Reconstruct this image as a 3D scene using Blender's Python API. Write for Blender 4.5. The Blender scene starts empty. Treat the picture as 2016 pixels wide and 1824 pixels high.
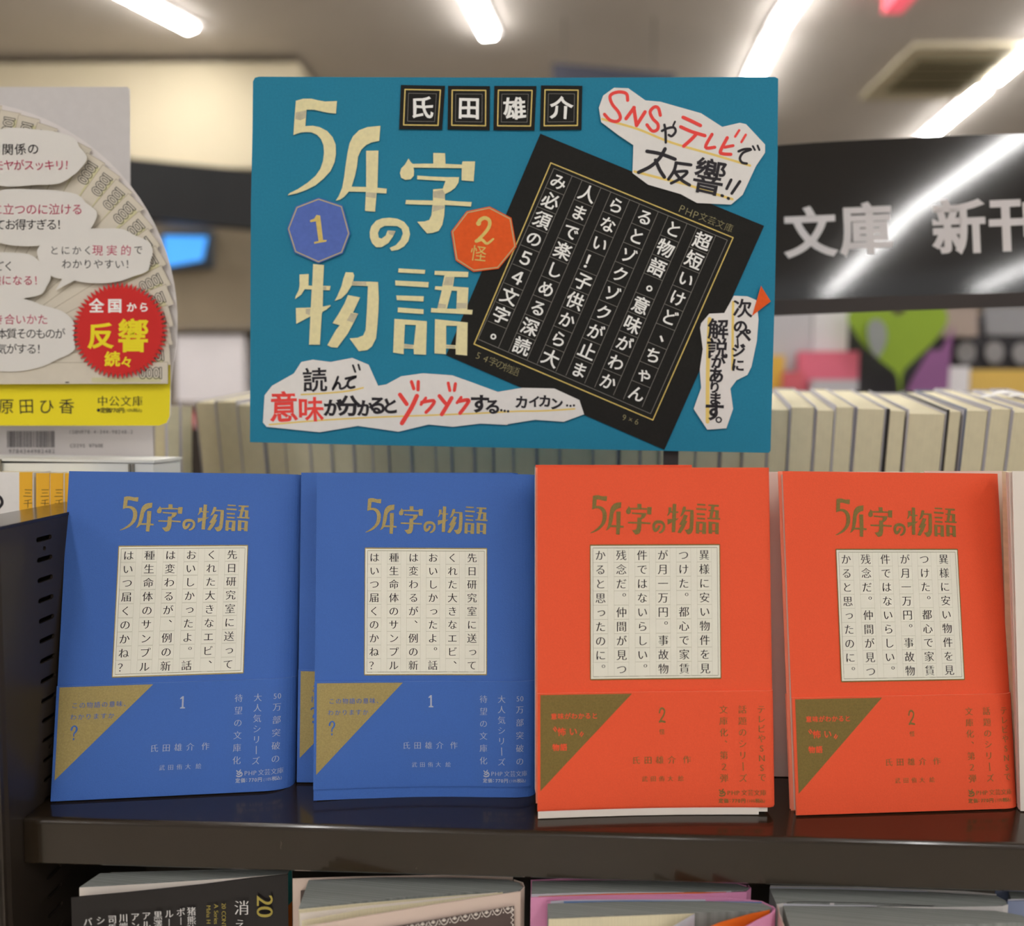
import bpy, math, random
from mathutils import Vector, Matrix, geometry
from mathutils.noise import noise as pnoise

# ------------------------------------------------------------------ camera, world, exposure
SC = bpy.context.scene
COL = SC.collection
F = 1456.0
CAM = Vector((0, 0, 1.35))
YAW, PITCH, ROLL = math.radians(1.85), math.radians(3.8), 0.012
R3 = (Matrix.Rotation(YAW, 3, 'Z') @ Matrix.Rotation(math.pi/2 - PITCH, 3, 'X') @ Matrix.Rotation(ROLL, 3, 'Z'))
cd = bpy.data.cameras.new('camera'); cam = bpy.data.objects.new('camera', cd); COL.objects.link(cam)
cam.location = CAM; cam.rotation_euler = R3.to_euler()
cd.sensor_fit = 'HORIZONTAL'; cd.sensor_width = 36.0; cd.lens = 36.0*F/2016.0
cd.clip_start = 0.01; cd.clip_end = 100
cd.dof.use_dof = True; cd.dof.focus_distance = 0.345
cd.dof.aperture_fstop = (cd.lens/1000.0)/0.0062
SC.camera = cam
SC.view_settings.view_transform = 'Standard'; SC.view_settings.look = 'None'
SC.view_settings.gamma = 1.0; SC.view_settings.use_curve_mapping = False
SC.view_settings.exposure = 0.48
W = bpy.data.worlds.new('world'); SC.world = W; W.use_nodes = True
bg = W.node_tree.nodes['Background']; bg.inputs[0].default_value = (1.0, 0.97, 0.94, 1); bg.inputs[1].default_value = 0.38
TUBE = 34.0            # radiance of the ceiling tubes
CEIL = 2.9
SHELF = 1.175

def ray(px, py):
    return (R3 @ Vector(((px-1008)/F, -(py-912)/F, -1.0))).normalized()
def on_z(px, py, z):
    d = ray(px, py); return CAM + d*((z-CAM.z)/d.z)
def on_y(px, py, y):
    d = ray(px, py); return CAM + d*((y-CAM.y)/d.y)
class Plane:
    """a flat thing's plane: a picture point becomes the point of that plane it shows"""
    def __init__(s, o, n):
        s.o = Vector(o); s.n = Vector(n).normalized()
        if s.n.dot(CAM-s.o) < 0: s.n = -s.n
    def __call__(s, x, y, off=0.0):
        d = ray(x, y); return CAM + d*(((s.o-CAM).dot(s.n)+off)/d.dot(s.n))

# ------------------------------------------------------------------ materials
def lin(c):
    return tuple(((v/255.0)/12.92 if v/255.0 <= .04045 else ((v/255.0+.055)/1.055)**2.4) for v in c) + (1,)
def mat(name, rgb, rough=.6, spec=.3, grain=.0, gscale=900, bump=0, bscale=1500, metal=0, coat=0, emit=0, wave=None, spots=0, scuff=0):
    m = bpy.data.materials.new(name); m.use_nodes = True
    nt = m.node_tree; N = nt.nodes; L = nt.links; b = N['Principled BSDF']
    c = lin(rgb)
    b.inputs['Base Color'].default_value = c
    b.inputs['Roughness'].default_value = rough
    b.inputs['Specular IOR Level'].default_value = spec
    b.inputs['Metallic'].default_value = metal
    if coat: b.inputs['Coat Weight'].default_value = coat; b.inputs['Coat Roughness'].default_value = .08
    if emit:
        b.inputs['Emission Color'].default_value = c; b.inputs['Emission Strength'].default_value = emit
    tc = N.new('ShaderNodeTexCoord')
    out = None
    if grain:
        n = N.new('ShaderNodeTexNoise'); n.inputs['Scale'].default_value = gscale; n.inputs['Detail'].default_value = 3
        L.new(tc.outputs['Object'], n.inputs['Vector'])
        r = N.new('ShaderNodeMapRange'); r.inputs['From Min'].default_value = .3; r.inputs['From Max'].default_value = .7
        r.inputs['To Min'].default_value = 1-grain; r.inputs['To Max'].default_value = 1+grain
        L.new(n.outputs[0], r.inputs['Value'])
        mx = N.new('ShaderNodeVectorMath'); mx.operation = 'SCALE'; mx.inputs[0].default_value = c[:3]
        L.new(r.outputs[0], mx.inputs['Scale']); out = mx.outputs[0]
    if wave:   # page lines: (axis vector, scale, amount)
        ax, sc_, am = wave
        dp = N.new('ShaderNodeVectorMath'); dp.operation = 'DOT_PRODUCT'; dp.inputs[1].default_value = ax
        L.new(tc.outputs['Object'], dp.inputs[0])
        cb = N.new('ShaderNodeTexNoise'); cb.noise_dimensions = '1D'; cb.inputs['Scale'].default_value = sc_; cb.inputs['Detail'].default_value = 2
        L.new(dp.outputs['Value'], cb.inputs['W'])
        r = N.new('ShaderNodeMapRange'); r.inputs['From Min'].default_value = .3; r.inputs['From Max'].default_value = .7
        r.inputs['To Min'].default_value = 1-am; r.inputs['To Max'].default_value = 1+am*.5
        L.new(cb.outputs[0], r.inputs['Value'])
        mx = N.new('ShaderNodeVectorMath'); mx.operation = 'SCALE'
        if out: L.new(out, mx.inputs[0])
        else: mx.inputs[0].default_value = c[:3]
        L.new(r.outputs[0], mx.inputs['Scale']); out = mx.outputs[0]
    if scuff:  # worn pale scratches
        mp = N.new('ShaderNodeMapping'); mp.inputs['Scale'].default_value = (60, 60, 25); L.new(tc.outputs['Object'], mp.inputs['Vector'])
        n = N.new('ShaderNodeTexNoise'); n.inputs['Scale'].default_value = 3.2; n.inputs['Detail'].default_value = 9; n.inputs['Roughness'].default_value = .72
        L.new(mp.outputs[0], n.inputs['Vector'])
        r = N.new('ShaderNodeMapRange'); r.inputs['From Min'].default_value = .69; r.inputs['From Max'].default_value = .76
        r.inputs['To Min'].default_value = 0; r.inputs['To Max'].default_value = scuff
        L.new(n.outputs[0], r.inputs['Value'])
        mm = N.new('ShaderNodeMix'); mm.data_type = 'RGBA'; L.new(r.outputs[0], mm.inputs['Factor'])
        if out: L.new(out, mm.inputs['A'])
        else: mm.inputs['A'].default_value = c
        mm.inputs['B'].default_value = lin((150, 140, 125)); out = mm.outputs['Result']
    if out: L.new(out, b.inputs['Base Color'])
    if bump:
        n2 = N.new('ShaderNodeTexNoise'); n2.inputs['Scale'].default_value = bscale; n2.inputs['Detail'].default_value = 2
        L.new(tc.outputs['Object'], n2.inputs['Vector'])
        bp = N.new('ShaderNodeBump'); bp.inputs['Strength'].default_value = bump; bp.inputs['Distance'].default_value = .0003
        L.new(n2.outputs[0], bp.inputs['Height']); L.new(bp.outputs[0], b.inputs['Normal'])
    return m

M = dict(
    teal=mat('teal_paper', (38, 128, 160), .75, .2, .05, 900, .25),
    gold=mat('cream_gold_paper', (232, 222, 172), .55, .4, .05, 500, .2),
    goldgrey=mat('grey_smudge', (196, 188, 160), .55, .3, .12, 300),
    paper=mat('white_paper', (232, 229, 226), .7, .2, .015, 300),
    edge=mat('paper_edge', (225, 222, 214), .8, .2),
    black=mat('black_paper', (34, 33, 31), .8, .2, .1, 900, .2),
    ink=mat('black_ink', (38, 34, 40), .6, .3),
    inkc=mat('print_black', (40, 34, 38), .7, .2),
    red=mat('red_marker', (238, 72, 66), .6, .3),
    white=mat('white_marker', (245, 245, 242), .6, .3),
    yline=mat('yellow_highlighter', (236, 208, 120), .7, .2),
    goldink=mat('gold_ink', (215, 190, 100), .45, .5, .08, 500),
    goldthin=mat('thin_gold_ink', (160, 152, 110), .6, .3),
    greyline=mat('grey_pencil', (135, 132, 125), .7, .2),
    bluebadge=mat('blue_badge_paper', (88, 112, 188), .7, .2, .05, 500),
    orange=mat('orange_badge_paper', (228, 92, 36), .7, .2, .05, 500),
    border=mat('badge_border', (190, 175, 130), .6, .3),
    bluec=mat('blue_cover_paper', (64, 106, 184), .62, .3, .03, 1500, .35, 2500),
    orangec=mat('orange_cover_paper', (240, 90, 54), .62, .3, .03, 1500, .35, 2500),
    foil=mat('gold_foil', (168, 150, 96), .5, .4, .12, 1500, metal=.35),
    foil2=mat('dull_gold_foil', (132, 112, 58), .5, .4, .12, 1500, metal=.25),
    silver=mat('silver_print', (176, 182, 200), .5, .4),
    bandline=mat('blue_edge', (135, 165, 220), .7, .2),
    bandline2=mat('orange_edge', (255, 150, 120), .7, .2),
    cream=mat('cream_panel', (238, 236, 222), .7, .2),
    cell=mat('cell_line', (214, 212, 196), .7, .2),
    fine=mat('fine_line', (160, 155, 135), .7, .2),
    pages=mat('page_block', (226, 216, 184), .85, .15, .03, 200, wave=((1, 0, 0), 2600, .08)),
    pagesg=mat('page_block_shaded', (140, 143, 140), .85, .15, wave=((0.1, 1, 0), 1500, .22)),  # page tone greyed to carry the shade under the shelf board
    pagew=mat('page_white', (236, 226, 216), .8, .2),
    pinkpage=mat('pinkish_flyleaf', (236, 214, 202), .75, .2),
    lilac=mat('lilac_white_cover', (206, 202, 210), .5, .4),
    coverdark=mat('dark_cover', (48, 44, 44), .5, .4),
    coverblue=mat('blue_grey_cover', (120, 130, 158), .5, .4),
    brown=mat('brown_shelf_paint', (40, 31, 21), .2, .5, .03, 60, coat=.35, scuff=.45),
    brownm=mat('brown_panel_paint', (50, 42, 35), .42, .4, .03, 60, coat=.1, scuff=.12),
    dark=mat('dark_void', (14, 13, 12), .8, .1),
    gloss=mat('black_gloss_acrylic', (24, 24, 26), .07, .6, coat=.6),
    signwhite=mat('sign_lettering', (212, 206, 206), .45, .4),
    rail=mat('rail_brown', (46, 36, 32), .4, .4),
    greycard=mat('grey_card', (208, 204, 202), .75, .2, .02, 200),
    whitecard=mat('white_card', (222, 216, 214), .7, .2),
    yellow=mat('yellow_print', (240, 222, 36), .6, .3),
    note=mat('beige_note', (214, 206, 190), .7, .2, .02, 200),
    notelite=mat('note_tint', (208, 203, 162), .7, .2),
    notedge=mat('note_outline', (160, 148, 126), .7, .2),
    bubble=mat('bubble_white', (224, 221, 216), .7, .2),
    pink=mat('pink_lettering', (190, 62, 100), .7, .2),
    burst=mat('red_burst', (206, 44, 42), .65, .25),
    gbar=mat('barcode_grey', (92, 88, 92), .7, .2),
    spiney=mat('yellow_spine', (240, 182, 52), .55, .3),
    box=mat('white_box', (232, 232, 226), .4, .4),
    steel=mat('steel_pin', (150, 145, 135), .3, .5, metal=.8),
    blackcov=mat('black_glossy_cover', (24, 20, 22), .3, .5),
    tealsp=mat('teal_spine', (40, 120, 118), .4, .4), orsp=mat('orange_spine', (216, 110, 30), .4, .4),
    goldtx=mat('gold_lettering', (176, 158, 72), .4, .5), wtx=mat('white_lettering', (225, 222, 220), .6, .3),
    beigecov=mat('beige_pink_cover', (222, 200, 186), .4, .4), ornd=mat('ornament_dark', (92, 78, 74), .5, .3),
    pinkcov=mat('pink_cover', (224, 150, 190), .4, .4), orend=mat('orange_endpaper', (232, 112, 34), .6, .3),
    blueend=mat('blue_paper', (110, 140, 190), .6, .3), greyend=mat('pale_grey_sheet', (205, 205, 215), .6, .3),
    ceil=mat('ceiling_board', (198, 190, 182), .9, .1, .03, 4),
    floor=mat('floor_tile', (190, 182, 168), .35, .4, .05, 6),
    wallc=mat('cream_wall', (208, 196, 168), .9, .1, .02, 3),
    wallb=mat('taupe_wall', (152, 140, 122), .9, .1, .04, 2),
    matteblack=mat('matte_black', (30, 30, 31), .6, .3),
)
mt = bpy.data.materials.new('lamp_tube'); mt.use_nodes = True
b_ = mt.node_tree.nodes['Principled BSDF']; b_.inputs['Base Color'].default_value = (.9, .9, .9, 1)
b_.inputs['Emission Color'].default_value = (1.0, .985, .965, 1); b_.inputs['Emission Strength'].default_value = TUBE
M['tube'] = mt
M['screen'] = mat('lit_blue_screen', (70, 150, 230), .4, .4, emit=.9)
def flat(name, rgb, r=.6): return mat(name, rgb, r, .3, .04, 8)

# ------------------------------------------------------------------ objects
ORG = {}
def thing(name, label, cat, loc, group=None):
    o = bpy.data.objects.new(name, None); COL.objects.link(o); o.location = loc
    o.empty_display_size = .02
    o['label'] = label; o['category'] = cat
    if group: o['group'] = group
    ORG[o] = Vector(loc); return o
def obj(name, V, Fc, m, parent=None, label=None, smooth=False, mats=None, fm=None, loc=None):
    org = ORG[parent] if parent is not None else (Vector(loc) if loc is not None else Vector((0, 0, 0)))
    me = bpy.data.meshes.new(name)
    me.from_pydata([tuple(Vector(v)-org) for v in V], [], Fc)
    me.materials.append(m)
    if mats:
        for x in mats: me.materials.append(x)
    if fm: me.polygons.foreach_set('material_index', fm)
    if smooth: me.polygons.foreach_set('use_smooth', [True]*len(me.polygons))
    me.update()
    o = bpy.data.objects.new(name, me); COL.objects.link(o)
    if parent is not None:
        o.parent = parent
        ORG[o] = org
    else:
        o.location = org; ORG[o] = org
    if label: o['label'] = label
    return o
def tag(o, label, cat, group=None):
    o['label'] = label; o['category'] = cat
    if group: o['group'] = group
    return o
def struct(name, V, Fc, m, parent=None):
    o = obj(name, V, Fc, m, parent); o['kind'] = 'structure'; return o

HEXF = [(0, 1, 2, 3), (7, 6, 5, 4), (0, 4, 5, 1), (1, 5, 6, 2), (2, 6, 7, 3), (3, 7, 4, 0)]
def hexa(a):  # 8 points: near quad then far quad
    return list(a), HEXF
def boxv(x0, x1, y0, y1, z0, z1):
    return [(x0, y0, z0), (x1, y0, z0), (x1, y0, z1), (x0, y0, z1), (x0, y1, z0), (x1, y1, z0), (x1, y1, z1), (x0, y1, z1)], HEXF
def merge(parts):
    V = []; Fc = []
    for v, f in parts:
        k = len(V); V += list(v); Fc += [tuple(i+k for i in t) for t in f]
    return V, Fc

# ------------------------------------------------------------------ 2D shapes, glyphs, strokes (page frame: x right, y DOWN)
def smooth_loop(P, n=4, closed=True):
    out = []; k = len(P)
    rng = range(k if closed else k-1)
    for i in rng:
        p0 = P[(i-1) % k] if closed or i > 0 else P[i]; p1 = P[i]; p2 = P[(i+1) % k]
        p3 = P[(i+2) % k] if closed or i+2 < k else p2
        for j in range(n):
            t = j/n; t2 = t*t; t3 = t2*t
            out.append(tuple(.5*((2*p1[a])+(-p0[a]+p2[a])*t+(2*p0[a]-5*p1[a]+4*p2[a]-p3[a])*t2+(-p0[a]+3*p1[a]-3*p2[a]+p3[a])*t3) for a in (0, 1)))
    if not closed: out.append(tuple(P[-1]))
    return out
def tess(loops):
    """triangles inside the outlines (even-odd); None if the outlines cross"""
    P = []; E = []; k = 0
    xs = [p[0] for l in loops for p in l]; ys = [p[1] for l in loops for p in l]
    x0, y0 = min(xs), min(ys); sc_ = 1.0/max(max(xs)-x0, max(ys)-y0, 1e-9)
    for l in loops:
        n = len(l); P += [Vector(((p[0]-x0)*sc_, (p[1]-y0)*sc_)) for p in l]; E += [(k+i, k+(i+1) % n) for i in range(n)]; k += n
    vo, eo, fo, ov, oe, of = geometry.delaunay_2d_cdt(P, E, [], 0, 1e-7)
    mp = {}
    ok = True
    for i, o in enumerate(ov):
        if o: mp[i] = o[0]
        else: ok = False; mp[i] = len(P); P.append(vo[i])
    res = []
    for f in fo:
        c = (vo[f[0]]+vo[f[1]]+vo[f[2]])/3; w = 0
        for a, b in E:
            ya, yb = P[a].y, P[b].y
            if (ya > c.y) != (yb > c.y) and c.x < (P[b].x-P[a].x)*(c.y-ya)/(yb-ya)+P[a].x: w ^= 1
        if w: res.append(tuple(mp[i] for i in f))
    extra = [(p.x/sc_+x0, p.y/sc_+y0) for p in P[k:]]
    return res, extra
_G = {}; _T = {}
def glyph(ch):
    if ch in _G: return _G[ch]
    c = bpy.data.curves.new('t', 'FONT'); c.body = ch; c.size = 1
    o = bpy.data.objects.new('t', c); COL.objects.link(o)
    cc = o.to_curve(bpy.context.evaluated_depsgraph_get())
    loops = []
    for s in cc.splines:
        bp = s.bezier_points; n = len(bp); L = []
        for i in range(n):
            a, b = bp[i], bp[(i+1) % n]
            if (a.handle_right-a.co).length < 1e-5 and (b.handle_left-b.co).length < 1e-5 or \
               geometry.intersect_point_line(a.handle_right, a.co, b.co)[0].__sub__(a.handle_right).length < 1e-4 and geometry.intersect_point_line(b.handle_left, a.co, b.co)[0].__sub__(b.handle_left).length < 1e-4:
                L.append((a.co.x, a.co.y))
            else:
                for p in geometry.interpolate_bezier(a.co, a.handle_right, b.handle_left, b.co, 5)[:-1]: L.append((p.x, p.y))
        Q = []
        for p in L:
            if not Q or (p[0]-Q[-1][0])**2+(p[1]-Q[-1][1])**2 > 1e-7: Q.append(p)
        if len(Q) > 2: loops.append(Q)
    o.to_curve_clear(); bpy.data.objects.remove(o); bpy.data.curves.remove(c)
    xs = [p[0] for l in loops for p in l] or [0, .5]
    wide = ord(ch) > 0x2000
    res = (loops, (0.0, 1.0) if wide else (min(xs), max(xs)))
    if loops:
        t_, ex_ = tess(loops); n_ = sum(len(l) for l in loops)
        _T[ch] = [f for f in t_ if max(f) < n_]
        if ex_: print('crossing outline', ch, len(ex_))
    _G[ch] = res; return res
def area(l): return sum(l[i][0]*l[(i+1) % len(l)][1]-l[(i+1) % len(l)][0]*l[i][1] for i in range(len(l)))/2
def shift(loops, dx, dy):
    if not loops: return loops
    big = max(loops, key=lambda l: abs(area(l))); sg = 1 if area(big) > 0 else -1
    out = []
    for l in loops:
        n = len(l); q = []
        for i in range(n):
            a, p, b = l[i-1], l[i], l[(i+1) % n]
            e1 = Vector((p[0]-a[0], p[1]-a[1])); e2 = Vector((b[0]-p[0], b[1]-p[1]))
            if e1.length < 1e-9 or e2.length < 1e-9: q.append(p); continue
            e1.normalize(); e2.normalize()
            n1 = Vector((e1.y, -e1.x)); n2 = Vector((e2.y, -e2.x)); m = n1+n2
            if m.length < .3: m = n1
            else: m = m/m.length; m = m/max(m.dot(n1), .55)
            q.append((p[0]+sg*m.x*dx, p[1]+sg*m.y*dy))
        out.append(q)
    return out
STY = dict(
    plain=dict(dx=0, dy=0), min=dict(dx=.004, dy=-.013), minb=dict(dx=.012, dy=-.006), bold=dict(dx=.022, dy=.022), heavy=dict(dx=.034, dy=.026),
    bmark=dict(dx=.042, dy=.036, wob=.035, rot=.07),
    hand=dict(dx=.0, dy=.0, wob=.022, rot=.05), handb=dict(dx=.016, dy=.014, wob=.022, rot=.05), marker=dict(dx=.024, dy=.02, wob=.03, rot=.06),
    pen=dict(dx=-.012, dy=-.012, wob=.022, rot=.06, shear=-.08), thin=dict(dx=-.016, dy=-.016, wob=.03, rot=.08))
class Ink:
    def __init__(s): s.v = []; s.f = []; s.z = []; s.c = 0
    def add(s, pts, tris):
        k = len(s.v); s.v += pts; s.f += [tuple(i+k for i in t) for t in tris]; s.c += 1; s.z += [5e-6*(s.c % 9)]*len(pts)
    def poly(s, *loops):
        pts = [p for l in loops for p in l]; tr_, ex_ = tess(loops); s.add(pts+ex_, tr_)
    def g(s, ch, x, y, size, sty='plain', sx=1.0, rot=0.0, sy=1.0):
        """glyph centred on x, y"""
        if ch in ' 　': return
        st = STY[sty]; loops, (a, b) = glyph(ch)
        if not loops: return
        loops = shift(loops, st['dx'], st['dy'])
        h = random.Random(ord(ch)*31+int(x*7)+int(y*3))
        wob = st.get('wob', 0); rr = rot + h.uniform(-1, 1)*st.get('rot', 0); sh = st.get('shear', 0)
        cx = (a+b)/2; seed = h.uniform(0, 90); out = []
        ca, sa = math.cos(rr), math.sin(rr)
        for l in loops:
            q = []
            for p in l:
                u = p[0]-cx; v = p[1]-.38
                if wob:
                    u, v = u+wob*pnoise((p[0]*2.5+seed, p[1]*2.5, 0)), v+wob*pnoise((p[0]*2.5, p[1]*2.5+seed, 5))
                u = (u-v*sh)*sx; v = v*sy
                U = u*size; Vv = -v*size
                q.append((x+U*ca-Vv*sa, y+U*sa+Vv*ca))
            out += q
        s.add(out, _T[ch])
    def h(s, t, x0, x1, y, size, sty='plain', rot=0.0, sx=1.0, sy=1.0, dy=0.0):
        """glyph centres spread evenly from x0 to x1; dy lowers the line's end"""
        n = len(t)
        for i, ch in enumerate(t):
            k = i/(n-1) if n > 1 else 0
            s.g(ch, x0+(x1-x0)*k, y+dy*k, size, sty, sx, rot, sy)
    def run(s, t, x, y, size, sty='plain', sx=1.0, gap=.0):
        for ch in t:
            _, (a, b) = glyph(ch) if ch != ' ' else (0, (0, .3))
            w = (b-a)*size*sx
            if ch != ' ': s.g(ch, x+w/2, y, size, sty, sx)
            x += w+size*(gap+(.06 if b-a < .99 else 0))
        return x
    def vcol(s, t, x, y0, y1, size, sty='plain', sx=1.0, dx=0.0):
        n = len(t)
        for i, ch in enumerate(t):
            k = i/(n-1) if n > 1 else 0
            X = x+dx*k; Y = y0+(y1-y0)*k
            if ch in '、。': s.g(ch, X+size*.6, Y-size*.58, size, sty)
            elif ch == 'ー': s.g(ch, X, Y, size, sty, rot=math.pi/2)
            elif ch in 'っゃょ': s.g(ch, X+size*.06, Y-size*.05, size, sty, sx)
            else: s.g(ch, X, Y, size, sty, sx)
    def stroke(s, P, w, sm=True, w1=None, caps=True):
        P = smooth_loop(P, 5, False) if sm and len(P) > 2 else [tuple(p) for p in P]
        n = len(P); L = []; Rr = []
        if w1 is None: w1 = w
        for i in range(n):
            a = Vector(P[max(i-1, 0)]); b = Vector(P[min(i+1, n-1)]); d = b-a
            if d.length < 1e-9: d = Vector((1, 0))
            d.normalize(); nn = Vector((-d.y, d.x)); ww = (w+(w1-w)*i/(n-1))/2
            p = Vector(P[i]); L.append(tuple(p+nn*ww)); Rr.append(tuple(p-nn*ww))
        pts = L+Rr; s.add(pts, [(i, i+1, n+i+1, n+i) for i in range(n-1)])
        if caps:
            for e, ww in ((0, w), (n-1, w1)): s.dot(P[e][0], P[e][1], ww/2, 10)
    def dot(s, x, y, r, n=12):
        s.add([(x+r*math.cos(6.2832*i/n), y+r*math.sin(6.2832*i/n)) for i in range(n)], [tuple(range(n))])
    def frame(s, x0, y0, x1, y1, w, n=22):
        for k in range(n):
            for p, q in (((x0, y0), (x1, y0)), ((x1, y0), (x1, y1)), ((x1, y1), (x0, y1)), ((x0, y1), (x0, y0))):
                s.line((p[0]+(q[0]-p[0])*k/n, p[1]+(q[1]-p[1])*k/n), (p[0]+(q[0]-p[0])*(k+1)/n, p[1]+(q[1]-p[1])*(k+1)/n), w)
    def line(s, a, b, w): s.stroke([a, b], w, False, caps=False)
    def rectline(s, Q, w):
        for i in range(len(Q)): s.stroke([Q[i], Q[(i+1) % len(Q)]], w, False)
    def rect(s, x0, y0, x1, y1): s.add([(x0, y0), (x1, y0), (x1, y1), (x0, y1)], [(0, 1, 2, 3)])
    def split(s, fn):
        """one Ink per region"""
        out = {}
        comp = {}
        for f in s.f:
            k = fn(*s.v[f[0]]); I = out.setdefault(k, Ink()); mp_ = comp.setdefault(k, {})
            for i in f:
                if i not in mp_: mp_[i] = len(I.v); I.v.append(s.v[i]); I.z.append(s.z[i])
            I.f.append(tuple(mp_[i] for i in f))
        return out.values()
    def build(s, name, mp, off, m, parent, label=None):
        return obj(name, [mp(x, y, off+z) for (x, y), z in zip(s.v, s.z)], s.f, m, parent, label)
def sheet(name, loops, mp, off0, off1, m, parent, label=None, edge=None):
    """cut sheet: face at off1, thickness down to off0"""
    pts = [p for l in loops for p in l]; tr, ex_ = tess(loops); m0 = len(pts); pts = pts+ex_; n = len(pts)
    V = [mp(x, y, off1) for x, y in pts]+[mp(x, y, off0) for x, y in pts]
    Fc = [tuple(t) for t in tr]+[tuple(n+i for i in reversed(t)) for t in tr]; fm = [0]*len(Fc); k = 0
    for l in loops:
        c = len(l)
        for i in range(c):
            a, b = k+i, k+(i+1) % c; Fc.append((a, b, n+b, n+a)); fm.append(1 if edge else 0)
        k += c
    return obj(name, V, Fc, m, parent, label, mats=[edge] if edge else None, fm=fm)
def tr(L, s, ox, oy): return [(ox+x/s, oy+y/s) for x, y in L]

# ------------------------------------------------------------------ the hand cut title letters (traced in their own frames)
def c1(L): return tr(L, 3.7333, 490, 140)
def c2(L): return tr(L, 3.7333, 490, 500)
def c3(L): return tr(L, 3.7333, 1000, 140)
def c4(L): return tr(L, 3.7333, 1000, 500)
LOGO = {
 '5': [[c1([(345,218),(400,203),(460,203),(510,215),(560,224),(648,220),(640,312),(590,308),(540,298),(480,284),(424,284),(415,405),(470,402),(520,412),(575,440),(615,485),(638,540),(640,610),(630,670),(600,735),(550,790),(490,840),(420,875),(350,900),(285,914),(300,897),(360,868),(430,822),(490,770),(525,720),(545,660),(552,600),(548,545),(530,500),(500,468),(460,450),(420,448),(380,452),(327,470),(335,350)])]],
 '4': [[c1([(967,402),(958,513),(900,525),(860,545),(825,580),(802,630),(795,700),(780,770),(755,850),(862,852),(862,586),(952,585),(945,858),(1014,865),(1010,900),(938,896),(928,1034),(853,1028),(860,888),(735,886),(700,925),(670,945),(638,953),(660,920),(685,860),(700,780),(710,700),(725,600),(740,530),(765,480),(810,435),(870,412)])]],
 'ji': [[c1([(1173,643),(1192,672),(1205,682),(1355,680),(1355,602),(1442,604),(1445,682),(1565,688),(1570,664),(1663,664),(1652,810),(1563,803),(1565,714),(1210,710),(1214,735),(1212,770),(1190,795),(1150,800),(1120,785),(1110,750),(1120,715),(1145,690),(1160,665)])],
        [c1([(1237,768),(1330,775),(1450,780),(1545,780),(1540,820),(1515,860),(1480,885),(1440,905),(1442,950),(1530,958),(1638,963),(1632,996),(1540,990),(1440,984),(1436,1060),(1422,1130),(1395,1175),(1350,1190),(1310,1194),(1275,1155),(1237,1108),(1290,1106),(1325,1095),(1342,1060),(1350,984),(1250,982),(1150,978),(1155,948),(1250,950),(1352,952),(1354,870),(1425,864),(1445,808),(1340,802),(1237,796)])]],
 'no': [[c1([(1035,1078),(1090,1085),(1140,1108),(1175,1150),(1185,1200),(1172,1250),(1140,1290),(1095,1315),(1048,1322),(1035,1300),(1080,1280),(1115,1240),(1132,1195),(1122,1160),(1090,1140),(1040,1138),(1000,1138),(965,1155),(948,1190),(955,1225),(975,1232),(1005,1210),(1020,1172),(1078,1176),(1060,1215),(1025,1265),(975,1295),(935,1295),(905,1265),(890,1225),(888,1180),(900,1140),(935,1100),(980,1083)])]],
 'mono': [[c2([(472,75),(552,82),(545,235),(600,236),(595,268),(545,266),(543,388),(600,376),(600,385),(570,410),(542,425),(536,440),(522,668),(442,668),(452,460),(348,515),(345,398),(455,395),(462,262),(410,260),(385,300),(340,333),(342,315),(365,270),(372,235),(372,152),(440,148),(438,232),(465,235)])],
          [c2([(712,135),(765,137),(775,160),(765,202),(900,205),(950,207),(955,330),(952,420),(945,520),(935,620),(905,680),(870,708),(808,716),(775,670),(740,622),(800,617),(840,600),(858,560),(868,400),(875,237),(755,232),(720,290),(680,328),(630,347),(650,310),(680,240),(695,180)])],
          [c2([(728,303),(818,320),(765,432),(804,440),(728,585),(650,690),(605,686),(576,672),(640,560),(668,525),(615,510),(660,440),(700,370)])]],
 'gatari': [[c2([(1100,107),(1297,118),(1292,147),(1097,137)])], [c2([(1075,196),(1322,208),(1318,247),(1076,232)])],
            [c2([(1083,306),(1286,312),(1283,350),(1087,340)])], [c2([(1095,394),(1284,408),(1283,443),(1093,430)])],
            [c2([(1070,478),(1308,495),(1302,742),(1213,738),(1211,698),(1138,695),(1138,738),(1060,726)]), c2([(1147,520),(1228,524),(1212,670),(1140,662)])],
            [c2([(1366,125),(1614,132),(1610,172),(1510,170),(1500,240),(1614,248),(1605,410),(1645,412),(1640,446),(1337,430),(1340,398),(1385,402),(1418,268),(1366,262),(1370,238),(1420,240),(1438,158),(1364,154)]), c2([(1490,270),(1530,272),(1525,405),(1455,403)])],
            [c2([(1368,480),(1608,505),(1604,748),(1520,740),(1520,697),(1448,695),(1448,738),(1364,732)]), c2([(1450,528),(1530,530),(1520,672),(1450,668)])]],
}
def logo_bounds(k):
    P = [p for piece in LOGO[k] for l in piece for p in l]
    return min(p[0] for p in P), min(p[1] for p in P), max(p[0] for p in P), max(p[1] for p in P)
def logo_into(ink, k, x0, y0, x1, y1):
    a, b, c, d = logo_bounds(k)
    for piece in LOGO[k]:
        ink.poly(*[[(x0+(x-a)/(c-a)*(x1-x0), y0+(y-b)/(d-b)*(y1-y0)) for x, y in l] for l in piece])

# ================================================================== the room
V, Fc = boxv(-7, 7, -8, 10, -.05, 0); struct('floor', V, Fc, M['floor'])
V, Fc = boxv(-7, 7, -8, 10, CEIL, CEIL+.05); struct('ceiling', V, Fc, M['ceil'])
V, Fc = boxv(-7, 7, 9.9, 10, 0, CEIL); struct('wall_back', V, Fc, M['wallb'])
V, Fc = boxv(-7.1, -7, -8, 10, 0, CEIL); struct('wall_left', V, Fc, M['wallb'])
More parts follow.
